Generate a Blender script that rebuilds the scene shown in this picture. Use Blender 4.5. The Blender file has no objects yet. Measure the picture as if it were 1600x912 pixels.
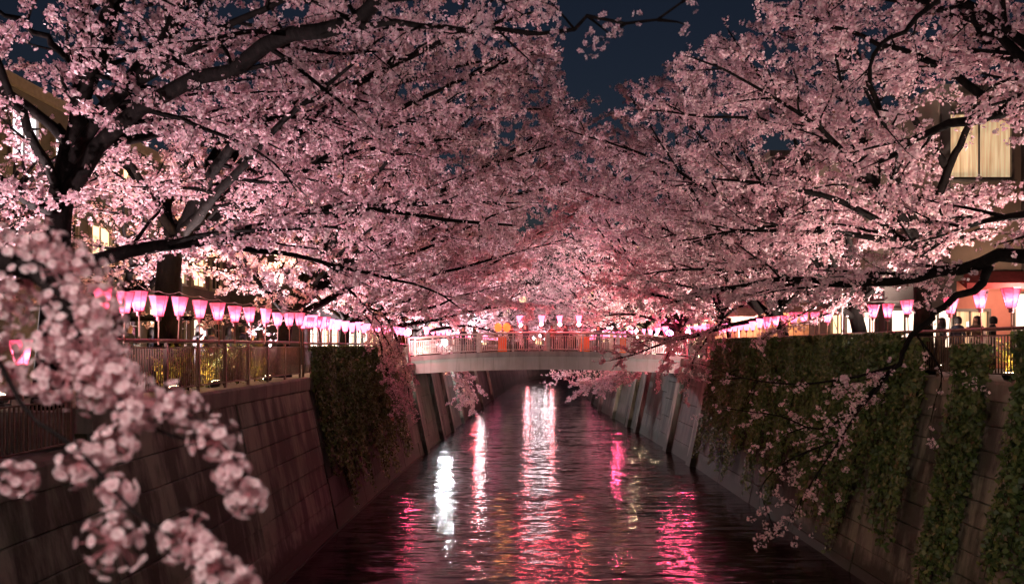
import bpy, bmesh, math, random
import numpy as np
from mathutils import Vector, Matrix

random.seed(7)
rng = np.random.default_rng(7)
R = math.radians
S = bpy.context.scene
COL = S.collection

# ---------------------------------------------------------------- camera
F_PX, HZ, ZC = 1244.0, 540.0, 6.1          # focal length in photo pixels, horizon row, eye height above the water
cam_d = bpy.data.cameras.new('camera')
cam = bpy.data.objects.new('camera', cam_d)
COL.objects.link(cam)
cam.location = (0, 0, ZC)
cam.rotation_euler = (R(90), 0, 0)
cam_d.sensor_width = 36
cam_d.lens = 36 * F_PX / 1600
cam_d.shift_y = 84 / 1600
cam_d.clip_start = 0.05
cam_d.clip_end = 2000
cam_d.dof.use_dof = True
cam_d.dof.focus_distance = 30
cam_d.dof.aperture_fstop = 2.5
S.camera = cam

# ---------------------------------------------------------------- sky and moonlight
world = bpy.data.worlds.new('World')
S.world = world
world.use_nodes = True
wn = world.node_tree
sky = wn.nodes.new('ShaderNodeTexSky')
sky.sky_type = 'NISHITA'
sky.sun_disc = False
sky.sun_elevation = R(-2.2)
sky.sun_rotation = R(0)
sky.ozone_density = 1.9
bg = wn.nodes['Background']
wn.links.new(sky.outputs[0], bg.inputs[0])
bg.inputs[1].default_value = 0.075
sun_d = bpy.data.lights.new('moon', 'SUN')
sun_d.energy = 0.03
sun_d.angle = R(12)
sun_d.color = (0.75, 0.82, 1.0)
sun = bpy.data.objects.new('moon', sun_d)
COL.objects.link(sun)
sun.rotation_euler = (R(-60), 0, 0)

S.view_settings.view_transform = 'Standard'
S.view_settings.look = 'None'
S.view_settings.exposure = 0.3
S.view_settings.gamma = 1.0
S.cycles.use_denoising = True
S.cycles.use_adaptive_sampling = True
S.cycles.adaptive_threshold = 0.02
S.cycles.max_bounces = 5
S.cycles.diffuse_bounces = 2
S.cycles.glossy_bounces = 2
S.cycles.transmission_bounces = 3
S.cycles.transparent_max_bounces = 6
S.cycles.sample_clamp_indirect = 10
S.cycles.sample_clamp_direct = 0
S.cycles.caustics_reflective = False
S.cycles.caustics_refractive = False

FLOOD_W = 3.4            # master scale of the floodlights under the trees
PINK = (1.0, 0.78, 0.79)
WARM = (1.0, 0.66, 0.36)
WHITE = (1.0, 0.86, 0.80)

# ---------------------------------------------------------------- materials
def nodes(name):
    m = bpy.data.materials.new(name)
    m.use_nodes = True
    nt = m.node_tree
    return m, nt, nt.nodes['Principled BSDF']

def ramp(nt, fac, stops):
    r = nt.nodes.new('ShaderNodeValToRGB')
    e = r.color_ramp.elements
    while len(e) < len(stops):
        e.new(0.5)
    for i, (p, c) in enumerate(stops):
        e[i].position = p
        e[i].color = (*c, 1)
    nt.links.new(fac, r.inputs[0])
    return r.outputs[0]

def noise(nt, scale, detail=4, stretch=(1, 1, 1), rough=0.55, coord='Object'):
    tc = nt.nodes.new('ShaderNodeTexCoord')
    mp = nt.nodes.new('ShaderNodeMapping')
    mp.inputs['Scale'].default_value = stretch
    nt.links.new(tc.outputs[coord], mp.inputs[0])
    n = nt.nodes.new('ShaderNodeTexNoise')
    n.inputs['Scale'].default_value = scale
    n.inputs['Detail'].default_value = detail
    n.inputs['Roughness'].default_value = rough
    nt.links.new(mp.outputs[0], n.inputs['Vector'])
    return n.outputs['Fac']

def mixc(nt, a, b, fac, mode='MIX'):
    x = nt.nodes.new('ShaderNodeMix')
    x.data_type = 'RGBA'
    x.blend_type = mode
    for sock, v in ((x.inputs[0], fac), (x.inputs[6], a), (x.inputs[7], b)):
        if isinstance(v, (tuple, list)):
            sock.default_value = (*v, 1)
        elif isinstance(v, (int, float)):
            sock.default_value = v
        else:
            nt.links.new(v, sock)
    return x.outputs[2]

def bump(nt, bsdf, fac, strength, dist=0.02):
    b = nt.nodes.new('ShaderNodeBump')
    b.inputs['Strength'].default_value = strength
    b.inputs['Distance'].default_value = dist
    nt.links.new(fac, b.inputs['Height'])
    nt.links.new(b.outputs[0], bsdf.inputs['Normal'])

def mat_plain(name, col, rough=0.6, metal=0.0, var=0.25, scale=6, emit=None, estr=0):
    m, nt, b = nodes(name)
    f = noise(nt, scale, 5)
    dark = tuple(c * (1 - var) for c in col)
    light = tuple(min(1, c * (1 + var)) for c in col)
    nt.links.new(ramp(nt, f, [(0.3, dark), (0.7, light)]), b.inputs['Base Color'])
    b.inputs['Roughness'].default_value = rough
    b.inputs['Metallic'].default_value = metal
    bump(nt, b, f, 0.15, 0.01)
    if emit:
        b.inputs['Emission Color'].default_value = (*emit, 1)
        b.inputs['Emission Strength'].default_value = estr
    return m

def mat_concrete(name, light, dark, streak=0.75, moss=0.3):
    m, nt, b = nodes(name)
    base = ramp(nt, noise(nt, 0.9, 6), [(0.3, tuple(0.75 * c for c in light)), (0.7, light)])
    st = noise(nt, 1.3, 6, (1, 1, 0.16), 0.65)                       # rain streaks run down the wall
    s1 = ramp(nt, st, [(0.44, (0, 0, 0)), (0.58, (1, 1, 1))])
    st2 = noise(nt, 5.0, 4, (1, 1, 0.07))
    s2 = ramp(nt, st2, [(0.56, (0, 0, 0)), (0.76, (1, 1, 1))])
    c = mixc(nt, base, dark, mixc(nt, (0, 0, 0), s1, streak))
    c = mixc(nt, c, tuple(0.6 * d for d in dark), mixc(nt, (0, 0, 0), s2, 0.6))
    gr = ramp(nt, noise(nt, 1.7, 5), [(0.55, (0, 0, 0)), (0.75, (1, 1, 1))])
    c = mixc(nt, c, (0.035, 0.045, 0.018), mixc(nt, (0, 0, 0), gr, moss))
    tcz = nt.nodes.new('ShaderNodeTexCoord'); sx = nt.nodes.new('ShaderNodeSeparateXYZ')          # algae band at the waterline
    nt.links.new(tcz.outputs['Object'], sx.inputs[0])
    ma = nt.nodes.new('ShaderNodeMath'); ma.operation = 'MULTIPLY_ADD'
    nt.links.new(noise(nt, 3.0, 5), ma.inputs[0]); ma.inputs[1].default_value = -0.9; nt.links.new(sx.outputs[2], ma.inputs[2])
    al = ramp(nt, ma.outputs[0], [(0.0, (1, 1, 1)), (0.35, (0, 0, 0))])
    c = mixc(nt, c, (0.014, 0.016, 0.009), al)
    nt.links.new(c, b.inputs['Base Color'])
    b.inputs['Roughness'].default_value = 0.75
    bump(nt, b, noise(nt, 24, 6), 0.5, 0.02)
    return m

def mat_island(name, stops, rough=0.6, transl=0.4, tcol=None, spec=0.3):
    """leaf or petal: colour varies from piece to piece, light passes through"""
    m, nt, b = nodes(name)
    g = nt.nodes.new('ShaderNodeNewGeometry')
    c = ramp(nt, g.outputs['Random Per Island'], stops)
    nt.links.new(c, b.inputs['Base Color'])
    b.inputs['Roughness'].default_value = rough
    b.inputs['Specular IOR Level'].default_value = spec
    t = nt.nodes.new('ShaderNodeBsdfTranslucent')
    if tcol:
        nt.links.new(mixc(nt, c, tcol, 1.0, 'MULTIPLY'), t.inputs[0])
    else:
        nt.links.new(c, t.inputs[0])
    mx = nt.nodes.new('ShaderNodeMixShader')
    mx.inputs[0].default_value = transl
    nt.links.new(b.outputs[0], mx.inputs[1])
    nt.links.new(t.outputs[0], mx.inputs[2])
    nt.links.new(mx.outputs[0], nt.nodes['Material Output'].inputs[0])
    return m

def mat_emit(name, col, strength, base=(0.5, 0.5, 0.5)):
    m, nt, b = nodes(name)
    b.inputs['Base Color'].default_value = (*base, 1)
    b.inputs['Roughness'].default_value = 0.5
    b.inputs['Emission Color'].default_value = (*col, 1)
    b.inputs['Emission Strength'].default_value = strength
    return m

def mat_paper(name, col, glow, transl=0.6):
    m, nt, b = nodes(name)
    n = noise(nt, 14, 3)
    c = ramp(nt, n, [(0.3, tuple(0.85 * x for x in col)), (0.7, col)])
    nt.links.new(c, b.inputs['Base Color'])
    b.inputs['Roughness'].default_value = 0.8
    b.inputs['Emission Color'].default_value = (*col, 1)
    b.inputs['Emission Strength'].default_value = glow
    t = nt.nodes.new('ShaderNodeBsdfTranslucent')
    nt.links.new(c, t.inputs[0])
    mx = nt.nodes.new('ShaderNodeMixShader')
    mx.inputs[0].default_value = transl
    nt.links.new(b.outputs[0], mx.inputs[1])
    nt.links.new(t.outputs[0], mx.inputs[2])
    add = nt.nodes.new('ShaderNodeAddShader')
    em = nt.nodes.new('ShaderNodeEmission')
    em.inputs[0].default_value = (*col, 1)
    em.inputs[1].default_value = glow
    nt.links.new(mx.outputs[0], add.inputs[0])
    nt.links.new(em.outputs[0], add.inputs[1])
    nt.links.new(add.outputs[0], nt.nodes['Material Output'].inputs[0])
    return m

M = {}
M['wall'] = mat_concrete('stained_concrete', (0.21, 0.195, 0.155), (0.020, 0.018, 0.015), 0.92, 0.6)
M['wall_dark'] = mat_concrete('dark_stained_concrete', (0.075, 0.065, 0.055), (0.012, 0.010, 0.009), 0.95, 0.5)  # dark stained panels; buttresses keep the paler mix to look lit
M['core'] = mat_plain('joint_concrete', (0.05, 0.045, 0.04), 0.9)
M['coping'] = mat_concrete('coping_concrete', (0.20, 0.17, 0.14), (0.05, 0.04, 0.035), 0.5, 0.5)
M['bridge'] = mat_concrete('bridge_concrete', (0.36, 0.33, 0.30), (0.20, 0.17, 0.15), 0.35, 0.05)
M['ledge'] = mat_concrete('ledge_concrete', (0.26, 0.23, 0.21), (0.10, 0.09, 0.08), 0.5, 0.2)
M['rail'] = mat_plain('brown_painted_steel', (0.10, 0.05, 0.04), 0.38, 0.3, 0.3, 12)
M['bridge_rail'] = mat_plain('grey_painted_steel', (0.48, 0.40, 0.37), 0.35, 0.4, 0.2, 9)
M['paving'] = mat_plain('paving', (0.16, 0.14, 0.13), 0.8, 0, 0.3, 3)
M['earth'] = mat_plain('earth', (0.06, 0.05, 0.04), 0.9)
M['paper'] = mat_paper('pink_paper', (1.0, 0.15, 0.30), 0.11)
M['paper_far'] = mat_paper('pink_paper_lit', (1.0, 0.20, 0.38), 2.0)
M['paper_red'] = mat_paper('red_paper', (1.0, 0.10, 0.14), 1.6)
M['paper_pink'] = mat_paper('magenta_paper', (1.0, 0.10, 0.28), 1.8)
M['paper_orange'] = mat_paper('orange_paper', (1.0, 0.13, 0.03), 1.3)
M['bulb'] = mat_emit('bulb_glass', (1.0, 0.74, 0.62), 14)
M['lantern_frame'] = mat_plain('lacquered_frame', (0.30, 0.05, 0.09), 0.5)
M['cane'] = mat_plain('bamboo_cane', (0.32, 0.13, 0.10), 0.6)
M['wire'] = mat_plain('wire', (0.35, 0.30, 0.28), 0.6)
M['lens_warm'] = mat_emit('warm_lens', (1.0, 0.80, 0.50), 26)
M['lens_white'] = mat_emit('white_lens', (0.92, 0.95, 1.0), 2200)
M['lens_cream'] = mat_emit('cream_lens', (1.0, 0.78, 0.45), 700)
M['globe_red'] = mat_emit('red_globe', (1.0, 0.09, 0.12), 400)
M['globe_rose'] = mat_emit('rose_globe', (1.0, 0.06, 0.17), 300)
M['globe_far'] = mat_emit('far_red_globe', (1.0, 0.12, 0.14), 420)
M['globe_pink'] = mat_emit('pink_globe', (1.0, 0.07, 0.20), 1100)
M['lens_cool'] = mat_emit('cool_lens', (1.0, 0.92, 0.92), 250)
M['lens_bend'] = mat_emit('street_lamp_glass', (1.0, 0.84, 0.86), 75)
M['housing'] = mat_plain('lamp_housing', (0.03, 0.03, 0.03), 0.5)
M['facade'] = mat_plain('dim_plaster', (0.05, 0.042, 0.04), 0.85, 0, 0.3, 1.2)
M['plaster'] = mat_plain('pale_plaster', (0.10, 0.08, 0.075), 0.85, 0, 0.18, 1.2)
M['plaster_beige'] = mat_plain('beige_plaster', (0.26, 0.20, 0.15), 0.85, 0, 0.18, 1.2)
M['plaster_salmon'] = mat_plain('salmon_plaster', (0.52, 0.20, 0.15), 0.85, 0, 0.15, 1.5)
M['dark_wall'] = mat_plain('dark_wall', (0.07, 0.055, 0.06), 0.85)
M['roof'] = mat_plain('dark_roof', (0.05, 0.04, 0.04), 0.8)
M['frame'] = mat_plain('window_frame', (0.16, 0.13, 0.11), 0.5)
M['pane_dark'] = mat_plain('dark_glass', (0.02, 0.022, 0.03), 0.08, 0, 0.2)
M['pane_warm'] = mat_emit('lit_window_warm', (1.0, 0.66, 0.32), 1.8)
M['pane_cream'] = mat_emit('lit_window_cream', (1.0, 0.72, 0.42), 0.62)
M['pane_white'] = mat_emit('lit_window_white', (1.0, 0.76, 0.56), 1.8)
m, nt, b = nodes('curtained_window')
cf_ = noise(nt, 3.0, 3, (3.0, 3.0, 0.15))
cc = ramp(nt, cf_, [(0.35, (0.55, 0.34, 0.17)), (0.65, (1.0, 0.72, 0.42))])
nt.links.new(cc, b.inputs['Base Color']); nt.links.new(cc, b.inputs['Emission Color'])
b.inputs['Emission Strength'].default_value = 0.55
M['pane_cream'] = m
M['pane_cool'] = mat_emit('lit_window_cool', (0.93, 0.88, 1.0), 2.6)
M['awning'] = mat_plain('red_awning', (0.45, 0.05, 0.06), 0.7)
M['orange_cloth'] = mat_paper('orange_cloth', (0.75, 0.24, 0.08), 0.025)  # cloth given a faint glow of its own to look lamp-lit
M['stall_wood'] = mat_plain('stall_wood', (0.32, 0.15, 0.07), 0.7)
M['stall_cloth'] = mat_plain('stall_cloth', (0.62, 0.40, 0.30), 0.8)
M['pole'] = mat_plain('white_pole', (0.55, 0.48, 0.46), 0.5)
M['skin'] = mat_plain('skin', (0.42, 0.26, 0.20), 0.6, 0, 0.08)
M['hair'] = mat_plain('black_hair', (0.012, 0.010, 0.010), 0.55)
M['jacket_black'] = mat_plain('black_jacket', (0.018, 0.018, 0.022), 0.8)
M['jacket_navy'] = mat_plain('navy_coat', (0.025, 0.03, 0.06), 0.8)
M['jacket_brown'] = mat_plain('brown_coat', (0.09, 0.055, 0.035), 0.8)
M['jacket_grey'] = mat_plain('grey_coat', (0.11, 0.10, 0.11), 0.8)
M['trousers'] = mat_plain('dark_trousers', (0.02, 0.02, 0.025), 0.8)
M['phone'] = mat_emit('phone_screen', (0.8, 0.9, 1.0), 0.8)
M['pistil'] = mat_plain('pistil', (0.42, 0.16, 0.18), 0.7)

for k_ in ('bulb', 'lens_warm', 'pane_warm', 'pane_cream', 'pane_cool', 'phone'):
    M[k_].cycles.emission_sampling = 'NONE'

# bark: dark and ridged
m, nt, b = nodes('cherry_bark')
f = noise(nt, 9, 6, (1, 1, 0.45))
nt.links.new(ramp(nt, f, [(0.3, (0.004, 0.003, 0.003)), (0.62, (0.011, 0.008, 0.008)), (0.85, (0.040, 0.033, 0.030))]), b.inputs['Base Color'])
b.inputs['Roughness'].default_value = 0.85
bump(nt, b, f, 0.8, 0.04)
b.inputs['Specular IOR Level'].default_value = 0.08
M['bark'] = m
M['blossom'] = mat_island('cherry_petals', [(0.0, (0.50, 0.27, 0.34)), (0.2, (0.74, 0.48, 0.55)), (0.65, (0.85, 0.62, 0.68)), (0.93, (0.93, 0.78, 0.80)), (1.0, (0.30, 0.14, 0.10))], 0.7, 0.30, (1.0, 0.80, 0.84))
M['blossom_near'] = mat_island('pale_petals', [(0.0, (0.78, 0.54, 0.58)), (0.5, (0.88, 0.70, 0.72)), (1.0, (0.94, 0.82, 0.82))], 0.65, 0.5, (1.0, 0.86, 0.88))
M['ivy'] = mat_island('ivy_leaves', [(0.0, (0.03, 0.06, 0.018)), (0.5, (0.065, 0.11, 0.028)), (0.85, (0.11, 0.16, 0.04)), (1.0, (0.18, 0.18, 0.06))], 0.45, 0.2, None, 0.5)
M['shrub'] = mat_island('shrub_leaves', [(0.0, (0.05, 0.07, 0.02)), (0.6, (0.12, 0.13, 0.03)), (1.0, (0.22, 0.17, 0.05))], 0.5, 0.35)

# water: dark, glossy, ripples with crests across the canal
m, nt, b = nodes('canal_water')
b.inputs['Base Color'].default_value = (0.012, 0.005, 0.009, 1)
b.inputs['Roughness'].default_value = 0.11
b.inputs['IOR'].default_value = 1.333
def ripple(stretch, amp, detail):
    tc = nt.nodes.new('ShaderNodeTexCoord'); mp = nt.nodes.new('ShaderNodeMapping')
    mp.inputs['Scale'].default_value = stretch
    nt.links.new(tc.outputs['Object'], mp.inputs[0])
    n = nt.nodes.new('ShaderNodeTexNoise'); n.inputs['Scale'].default_value = 1.0; n.inputs['Detail'].default_value = detail
    nt.links.new(mp.outputs[0], n.inputs['Vector'])
    v = nt.nodes.new('ShaderNodeVectorMath'); v.operation = 'MULTIPLY_ADD'
    nt.links.new(n.outputs['Color'], v.inputs[0])
    v.inputs[1].default_value = (amp[0], amp[1], 0); v.inputs[2].default_value = (-0.5 * amp[0], -0.5 * amp[1], 0.5)
    return v.outputs[0]
va = nt.nodes.new('ShaderNodeVectorMath'); va.operation = 'ADD'
nt.links.new(ripple((0.28, 2.6, 1), (0.15, 0.36, 0), 2), va.inputs[0])
nt.links.new(ripple((1.6, 11.0, 1), (0.24, 0.56, 0), 2), va.inputs[1])
vn = nt.nodes.new('ShaderNodeVectorMath'); vn.operation = 'NORMALIZE'
nt.links.new(va.outputs[0], vn.inputs[0]); nt.links.new(vn.outputs[0], b.inputs['Normal'])
M['water'] = m

# ---------------------------------------------------------------- helpers
def P(x, y, Y):
    """photo pixel at depth Y -> world point"""
    return np.array([(x - 800) * Y / F_PX, Y, ZC + (HZ - y) * Y / F_PX])

def link(name, me, mat=None, parent=None):
    o = bpy.data.objects.new(name, me)
    COL.objects.link(o)
    if mat is not None and me is not None:
        me.materials.append(M[mat] if isinstance(mat, str) else mat)
    if parent is not None:
        o.parent = parent
    return o

def tag(o, label=None, cat=None, group=None, kind=None):
    if label: o['label'] = label
    if cat: o['category'] = cat
    if group: o['group'] = group
    if kind: o['kind'] = kind
    return o

def thing(name, label, cat, loc=(0, 0, 0), rz=0, group=None):
    o = bpy.data.objects.new(name, None)
    COL.objects.link(o)
    o.empty_display_size = 0.2
    o.location = [float(v) for v in loc]
    o.rotation_euler = (0, 0, rz)
    return tag(o, label, cat, group)

def mesh(name, verts, faces, smooth=False):
    me = bpy.data.meshes.new(name)
    me.from_pydata([tuple(map(float, v)) for v in verts], [], [tuple(int(i) for i in f) for f in faces])
    me.update()
    if smooth:
        me.polygons.foreach_set('use_smooth', [True] * len(me.polygons))
    return me

def mesh_np(name, verts, faces, k):
    """big mesh from numpy: faces is (n,k)"""
    me = bpy.data.meshes.new(name)
    nv, nf = len(verts), len(faces)
    me.vertices.add(nv)
    me.vertices.foreach_set('co', np.ascontiguousarray(verts, dtype=np.float32).ravel())
    me.loops.add(nf * k)
    me.loops.foreach_set('vertex_index', np.ascontiguousarray(faces, dtype=np.int32).ravel())
    me.polygons.add(nf)
    me.polygons.foreach_set('loop_start', np.arange(0, nf * k, k, dtype=np.int32))
    me.update(calc_edges=True)
    return me

class MB:
    def __init__(s): s.v, s.f = [], []
    def add(s, v, f):
        n = len(s.v)
        s.v += [tuple(p) for p in v]
        s.f += [tuple(i + n for i in q) for q in f]
    def box(s, a, b):
        (x0, y0, z0), (x1, y1, z1) = a, b
        s.add([(x0, y0, z0), (x1, y0, z0), (x1, y1, z0), (x0, y1, z0), (x0, y0, z1), (x1, y0, z1), (x1, y1, z1), (x0, y1, z1)],
              [(0, 3, 2, 1), (4, 5, 6, 7), (0, 1, 5, 4), (1, 2, 6, 5), (2, 3, 7, 6), (3, 0, 4, 7)])
        return s
    def bev(s, a, b, c=0.01):
        """box with chamfered vertical and top edges"""
        (x0, y0, z0), (x1, y1, z1) = a, b
        def ring(x0, y0, x1, y1, c, z):
            return [(x0 + c, y0, z), (x1 - c, y0, z), (x1, y0 + c, z), (x1, y1 - c, z), (x1 - c, y1, z), (x0 + c, y1, z), (x0, y1 - c, z), (x0, y0 + c, z)]
        v = ring(x0, y0, x1, y1, c, z0) + ring(x0, y0, x1, y1, c, z1 - c) + ring(x0 + c, y0 + c, x1 - c, y1 - c, c, z1)
        f = [tuple(range(7, -1, -1)), tuple(range(16, 24))]
        for k in (0, 8):
            f += [(k + i, k + (i + 1) % 8, k + 8 + (i + 1) % 8, k + 8 + i) for i in range(8)]
        s.add(v, f)
        return s
    def tube(s, pts, rad, n=6, cap=True):
        pts = [np.asarray(p, float) for p in pts]
        rad = rad if hasattr(rad, '__len__') else [rad] * len(pts)
        vs = []
        up = None
        for i, p in enumerate(pts):
            d = pts[min(i + 1, len(pts) - 1)] - pts[max(i - 1, 0)]
            d = d / (np.linalg.norm(d) + 1e-9)
            if up is None:
                up = np.array([0, 0, 1.0]) if abs(d[2]) < 0.9 else np.array([1.0, 0, 0])
            a = np.cross(d, up); a /= np.linalg.norm(a) + 1e-9
            bb = np.cross(d, a)
            up = -bb if False else up
            for k in range(n):
                t = 2 * math.pi * k / n
                vs.append(p + rad[i] * (math.cos(t) * a + math.sin(t) * bb))
        fs = [(i * n + k, i * n + (k + 1) % n, (i + 1) * n + (k + 1) % n, (i + 1) * n + k) for i in range(len(pts) - 1) for k in range(n)]
        if cap:
            fs += [tuple(range(n - 1, -1, -1)), tuple((len(pts) - 1) * n + k for k in range(n))]
        s.add(vs, fs)
        return s
    def lathe(s, prof, n=10, c=(0, 0, 0), phase=0):
        vs = []
        for r, z in prof:
            for k in range(n):
                t = 2 * math.pi * k / n + phase
                vs.append((c[0] + r * math.cos(t), c[1] + r * math.sin(t), c[2] + z))
        fs = [(i * n + k, i * n + (k + 1) % n, (i + 1) * n + (k + 1) % n, (i + 1) * n + k) for i in range(len(prof) - 1) for k in range(n)]
        s.add(vs, fs)
        return s
    def mesh(s, name, smooth=False): return mesh(name, s.v, s.f, smooth)
    def build(s, name, mat, parent=None, smooth=False): return link(name, s.mesh(name, smooth), mat, parent)

def copy_tree(o, parent=None):
    c = o.copy()
    COL.objects.link(c)
    if parent is not None:
        c.parent = parent
    for ch in list(o.children):
        copy_tree(ch, c)
    return c

ORD = ['first', 'second', 'third', 'fourth', 'fifth', 'sixth', 'seventh', 'eighth', 'ninth', 'tenth', 'eleventh', 'twelfth', 'thirteenth',
       'fourteenth', 'fifteenth', 'sixteenth', 'seventeenth', 'eighteenth', 'nineteenth', 'twentieth']
def ordinal(i):
    if i < 20: return ORD[i]
    tens = {2: 'twenty', 3: 'thirty', 4: 'forty', 5: 'fifty'}[(i + 1) // 10]
    return (tens[:-1] + 'ieth') if (i + 1) % 10 == 0 else tens + '-' + ORD[(i + 1) % 10 - 1]

def lamp(name, kind, power, col, parent, loc, radius=0.05, rot=None, spot=None, blend=0.6):
    d = bpy.data.lights.new(name, kind)
    d.energy = power
    d.color = col
    d.shadow_soft_size = radius
    if spot:
        d.spot_size = R(spot); d.spot_blend = blend
    o = bpy.data.objects.new(name, d)
    COL.objects.link(o)
    o.parent = parent
    o.location = loc
    if rot is not None: o.rotation_euler = rot
    return o

# ---------------------------------------------------------------- canal plan (water's edge on each side)
WLY = np.array([-12, 20.4, 26.5, 39.1, 46, 62.2, 72.3, 98.5, 118, 133, 150, 175, 205.])
WLX = np.array([-6.6, -5.87, -5.74, -5.28, -4.95, -4.0, -3.31, -1.66, 0, 1.6, 5.5, 18, 60.])
WRY = np.array([-12, 20.5, 40, 58.4, 75, 86, 110, 130, 150, 168.])
WRX = np.array([9.05, 9.1, 9.23, 8.9, 8.3, 8.6, 9.3, 11.5, 19, 60.])
BATTER = 1.05 / 5.06
ZL, ZR = 5.06, 5.36                      # coping heights
ZL_LOW = 4.40                            # lower coping of the nearest stretch on the left
STEP_Y = 13.2
JOINT_Y = 26.3                           # end of the bare stretch, ivy beyond
def wx(side, Y, z=0.0):
    if side == 'l':
        return float(np.interp(Y, WLY, WLX)) - BATTER * z
    return float(np.interp(Y, WRY, WRX)) + BATTER * z

# ---------------------------------------------------------------- setting: water and banks
w = MB()
w.add([(-60, -30, 0), (120, -30, 0), (120, 300, 0), (-60, 300, 0)], [(0, 1, 2, 3)])
tag(w.build('water', 'water'), 'dark rippled canal water with coloured reflections', kind='structure')

def bank(side, z, name, low=None):
    ys = list(WLY if side == 'l' else WRY)
    if low: ys = sorted(set(ys + [low[0] - 0.01, low[0]]))
    far = -60 if side == 'l' else 120
    v, f = [], []
    for y in ys:
        zz = z if not low or y >= low[0] else low[1]
        e = wx(side, y, zz) + (-0.25 if side == 'l' else 0.25)
        v += [(e, y, zz - 0.06), (far, y, zz - 0.06)]
    for i in range(len(ys) - 1):
        a, b, c, d = 2 * i, 2 * i + 1, 2 * i + 3, 2 * i + 2
        f.append((a, d, c, b) if side == 'l' else (a, b, c, d))
    o = mesh(name, v, f)
    return tag(link(name, o, 'paving'), None, kind='structure')
bank('l', ZL, 'pavement_left', (STEP_Y, ZL_LOW))
bank('r', ZR, 'pavement_right')
g = MB()
g.add([(-400, 204, 4.9), (400, 204, 4.9), (400, 900, 4.9), (-400, 900, 4.9)], [(0, 1, 2, 3)])
tag(g.build('ground', 'earth'), None, kind='structure')

# ---------------------------------------------------------------- retaining walls
def wall_core(side, ztop_fn, parent, y0, y1):
    ys = WLY if side == 'l' else WRY
    ys = sorted(set([y0, y1] + [float(y) for y in ys if y0 < y < y1]))
    sg = 1 if side == 'l' else -1
    v, f = [], []
    for y in ys:
        zt = ztop_fn(y) - 0.42
        v += [(wx(side, y, -0.6) - sg * 0.06, y, -0.6), (wx(side, y, zt) - sg * 0.06, y, zt), (wx(side, y, zt) - sg * 0.9, y, zt)]
    for i in range(len(ys) - 1):
        a = 3 * i
        for k in (0, 1):
            q = (a + k, a + k + 1, a + k + 4, a + k + 3)
            f.append(q if side == 'l' else q[::-1])
    return link('wall_core', mesh('wall_core', v, f), 'core', parent)

def panel(side, y0, y1, z0, z1, parent, proud=0.0, mat='wall', name='panel'):
    sg = 1 if side == 'l' else -1
    g_, c = 0.008, 0.016
    def pt(y, z, out): return (wx(side, y, z) + sg * out, y, z)
    v = []
    for out, k in ((-0.07, 0), (proud - 0.016, 0), (proud, c)):
        v += [pt(y0 + g_ + k, z0 + g_ + k, out), pt(y1 - g_ - k, z0 + g_ + k, out), pt(y1 - g_ - k, z1 - g_ - k, out), pt(y0 + g_ + k, z1 - g_ - k, out)]
    f = [(8, 9, 10, 11)]
    for k in (0, 4):
        f += [(k + i, k + (i + 1) % 4, k + 4 + (i + 1) % 4, k + 4 + i) for i in range(4)]
    if side == 'r': f = [q[::-1] for q in f]
    return link(name, mesh(name, v, f), mat, parent)

def coping(side, y0, y1, z, parent, mat='coping', h=0.42):
    sg = 1 if side == 'l' else -1
    v = []
    for y in (y0 + 0.006, y1 - 0.006):
        e = wx(side, y, z - 0.2) + sg * 0.09
        prof = [(e - sg * 0.02, z - h), (e, z - h + 0.02), (e, z - 0.06), (e - sg * 0.05, z), (e - sg * 0.62, z), (e - sg * 0.62, z - h)]
        v += [(x, y, zz) for x, zz in prof]
    n = 6
    f = [tuple(range(n)), tuple(range(2 * n - 1, n - 1, -1))] + [(i, i + n, (i + 1) % n + n, (i + 1) % n) for i in range(n)]
    if side == 'r': f = [q[::-1] for q in f]
    return link('coping_block', mesh('coping_block', v, f), mat, parent)

wl = thing('retaining_wall', 'stained concrete retaining wall of the canal, left bank', 'wall', (0, 0, 0))
wr = thing('retaining_wall', 'concrete retaining wall of the canal, right bank, hung with ivy', 'wall', (0, 0, 0))
zl_fn = lambda y: ZL_LOW if y < STEP_Y else ZL
wall_core('l', lambda y: ZL, wl, STEP_Y, 190)
wall_core('l', lambda y: ZL_LOW, wl, -12, STEP_Y)
wall_core('r', lambda y: ZR, wr, -12, 160)

def courses(side, y0, y1, ztop, parent, plen, h=0.5, stagger=True, mat='wall'):
    z, row = 0.0 - 0.25, 0
    top = ztop - 0.42
    n = max(1, round((top - z) / h)); hh = (top - z) / n
    for r_ in range(n):
        za, zb = z + r_ * hh, z + (r_ + 1) * hh
        off = (plen * 0.5 if (r_ % 2 and stagger) else 0)
        cuts = [y0] + [y for y in np.arange(y0 - off, y1, plen) if y0 + 0.3 < y < y1 - 0.3] + [y1]
        for a, b_ in zip(cuts[:-1], cuts[1:]):
            panel(side, a, b_, za, zb, parent, random.uniform(-0.02, 0.02), mat)
courses('l', 5.0, STEP_Y, ZL_LOW, wl, 8.2, 0.62, False)
courses('l', STEP_Y, JOINT_Y, ZL, wl, 6.55, 0.62, False)
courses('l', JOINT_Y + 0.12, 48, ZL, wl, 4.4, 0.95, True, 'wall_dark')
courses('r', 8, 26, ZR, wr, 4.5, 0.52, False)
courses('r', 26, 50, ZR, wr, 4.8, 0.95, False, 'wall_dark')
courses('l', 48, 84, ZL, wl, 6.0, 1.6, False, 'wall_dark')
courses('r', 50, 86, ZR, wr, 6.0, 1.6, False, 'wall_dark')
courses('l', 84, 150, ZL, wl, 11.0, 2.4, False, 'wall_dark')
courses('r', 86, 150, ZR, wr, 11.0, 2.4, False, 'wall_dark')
for a in np.arange(4.2, STEP_Y - 0.1, 1.5): coping('l', a, min(a + 1.5, STEP_Y), ZL_LOW, wl)
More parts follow.
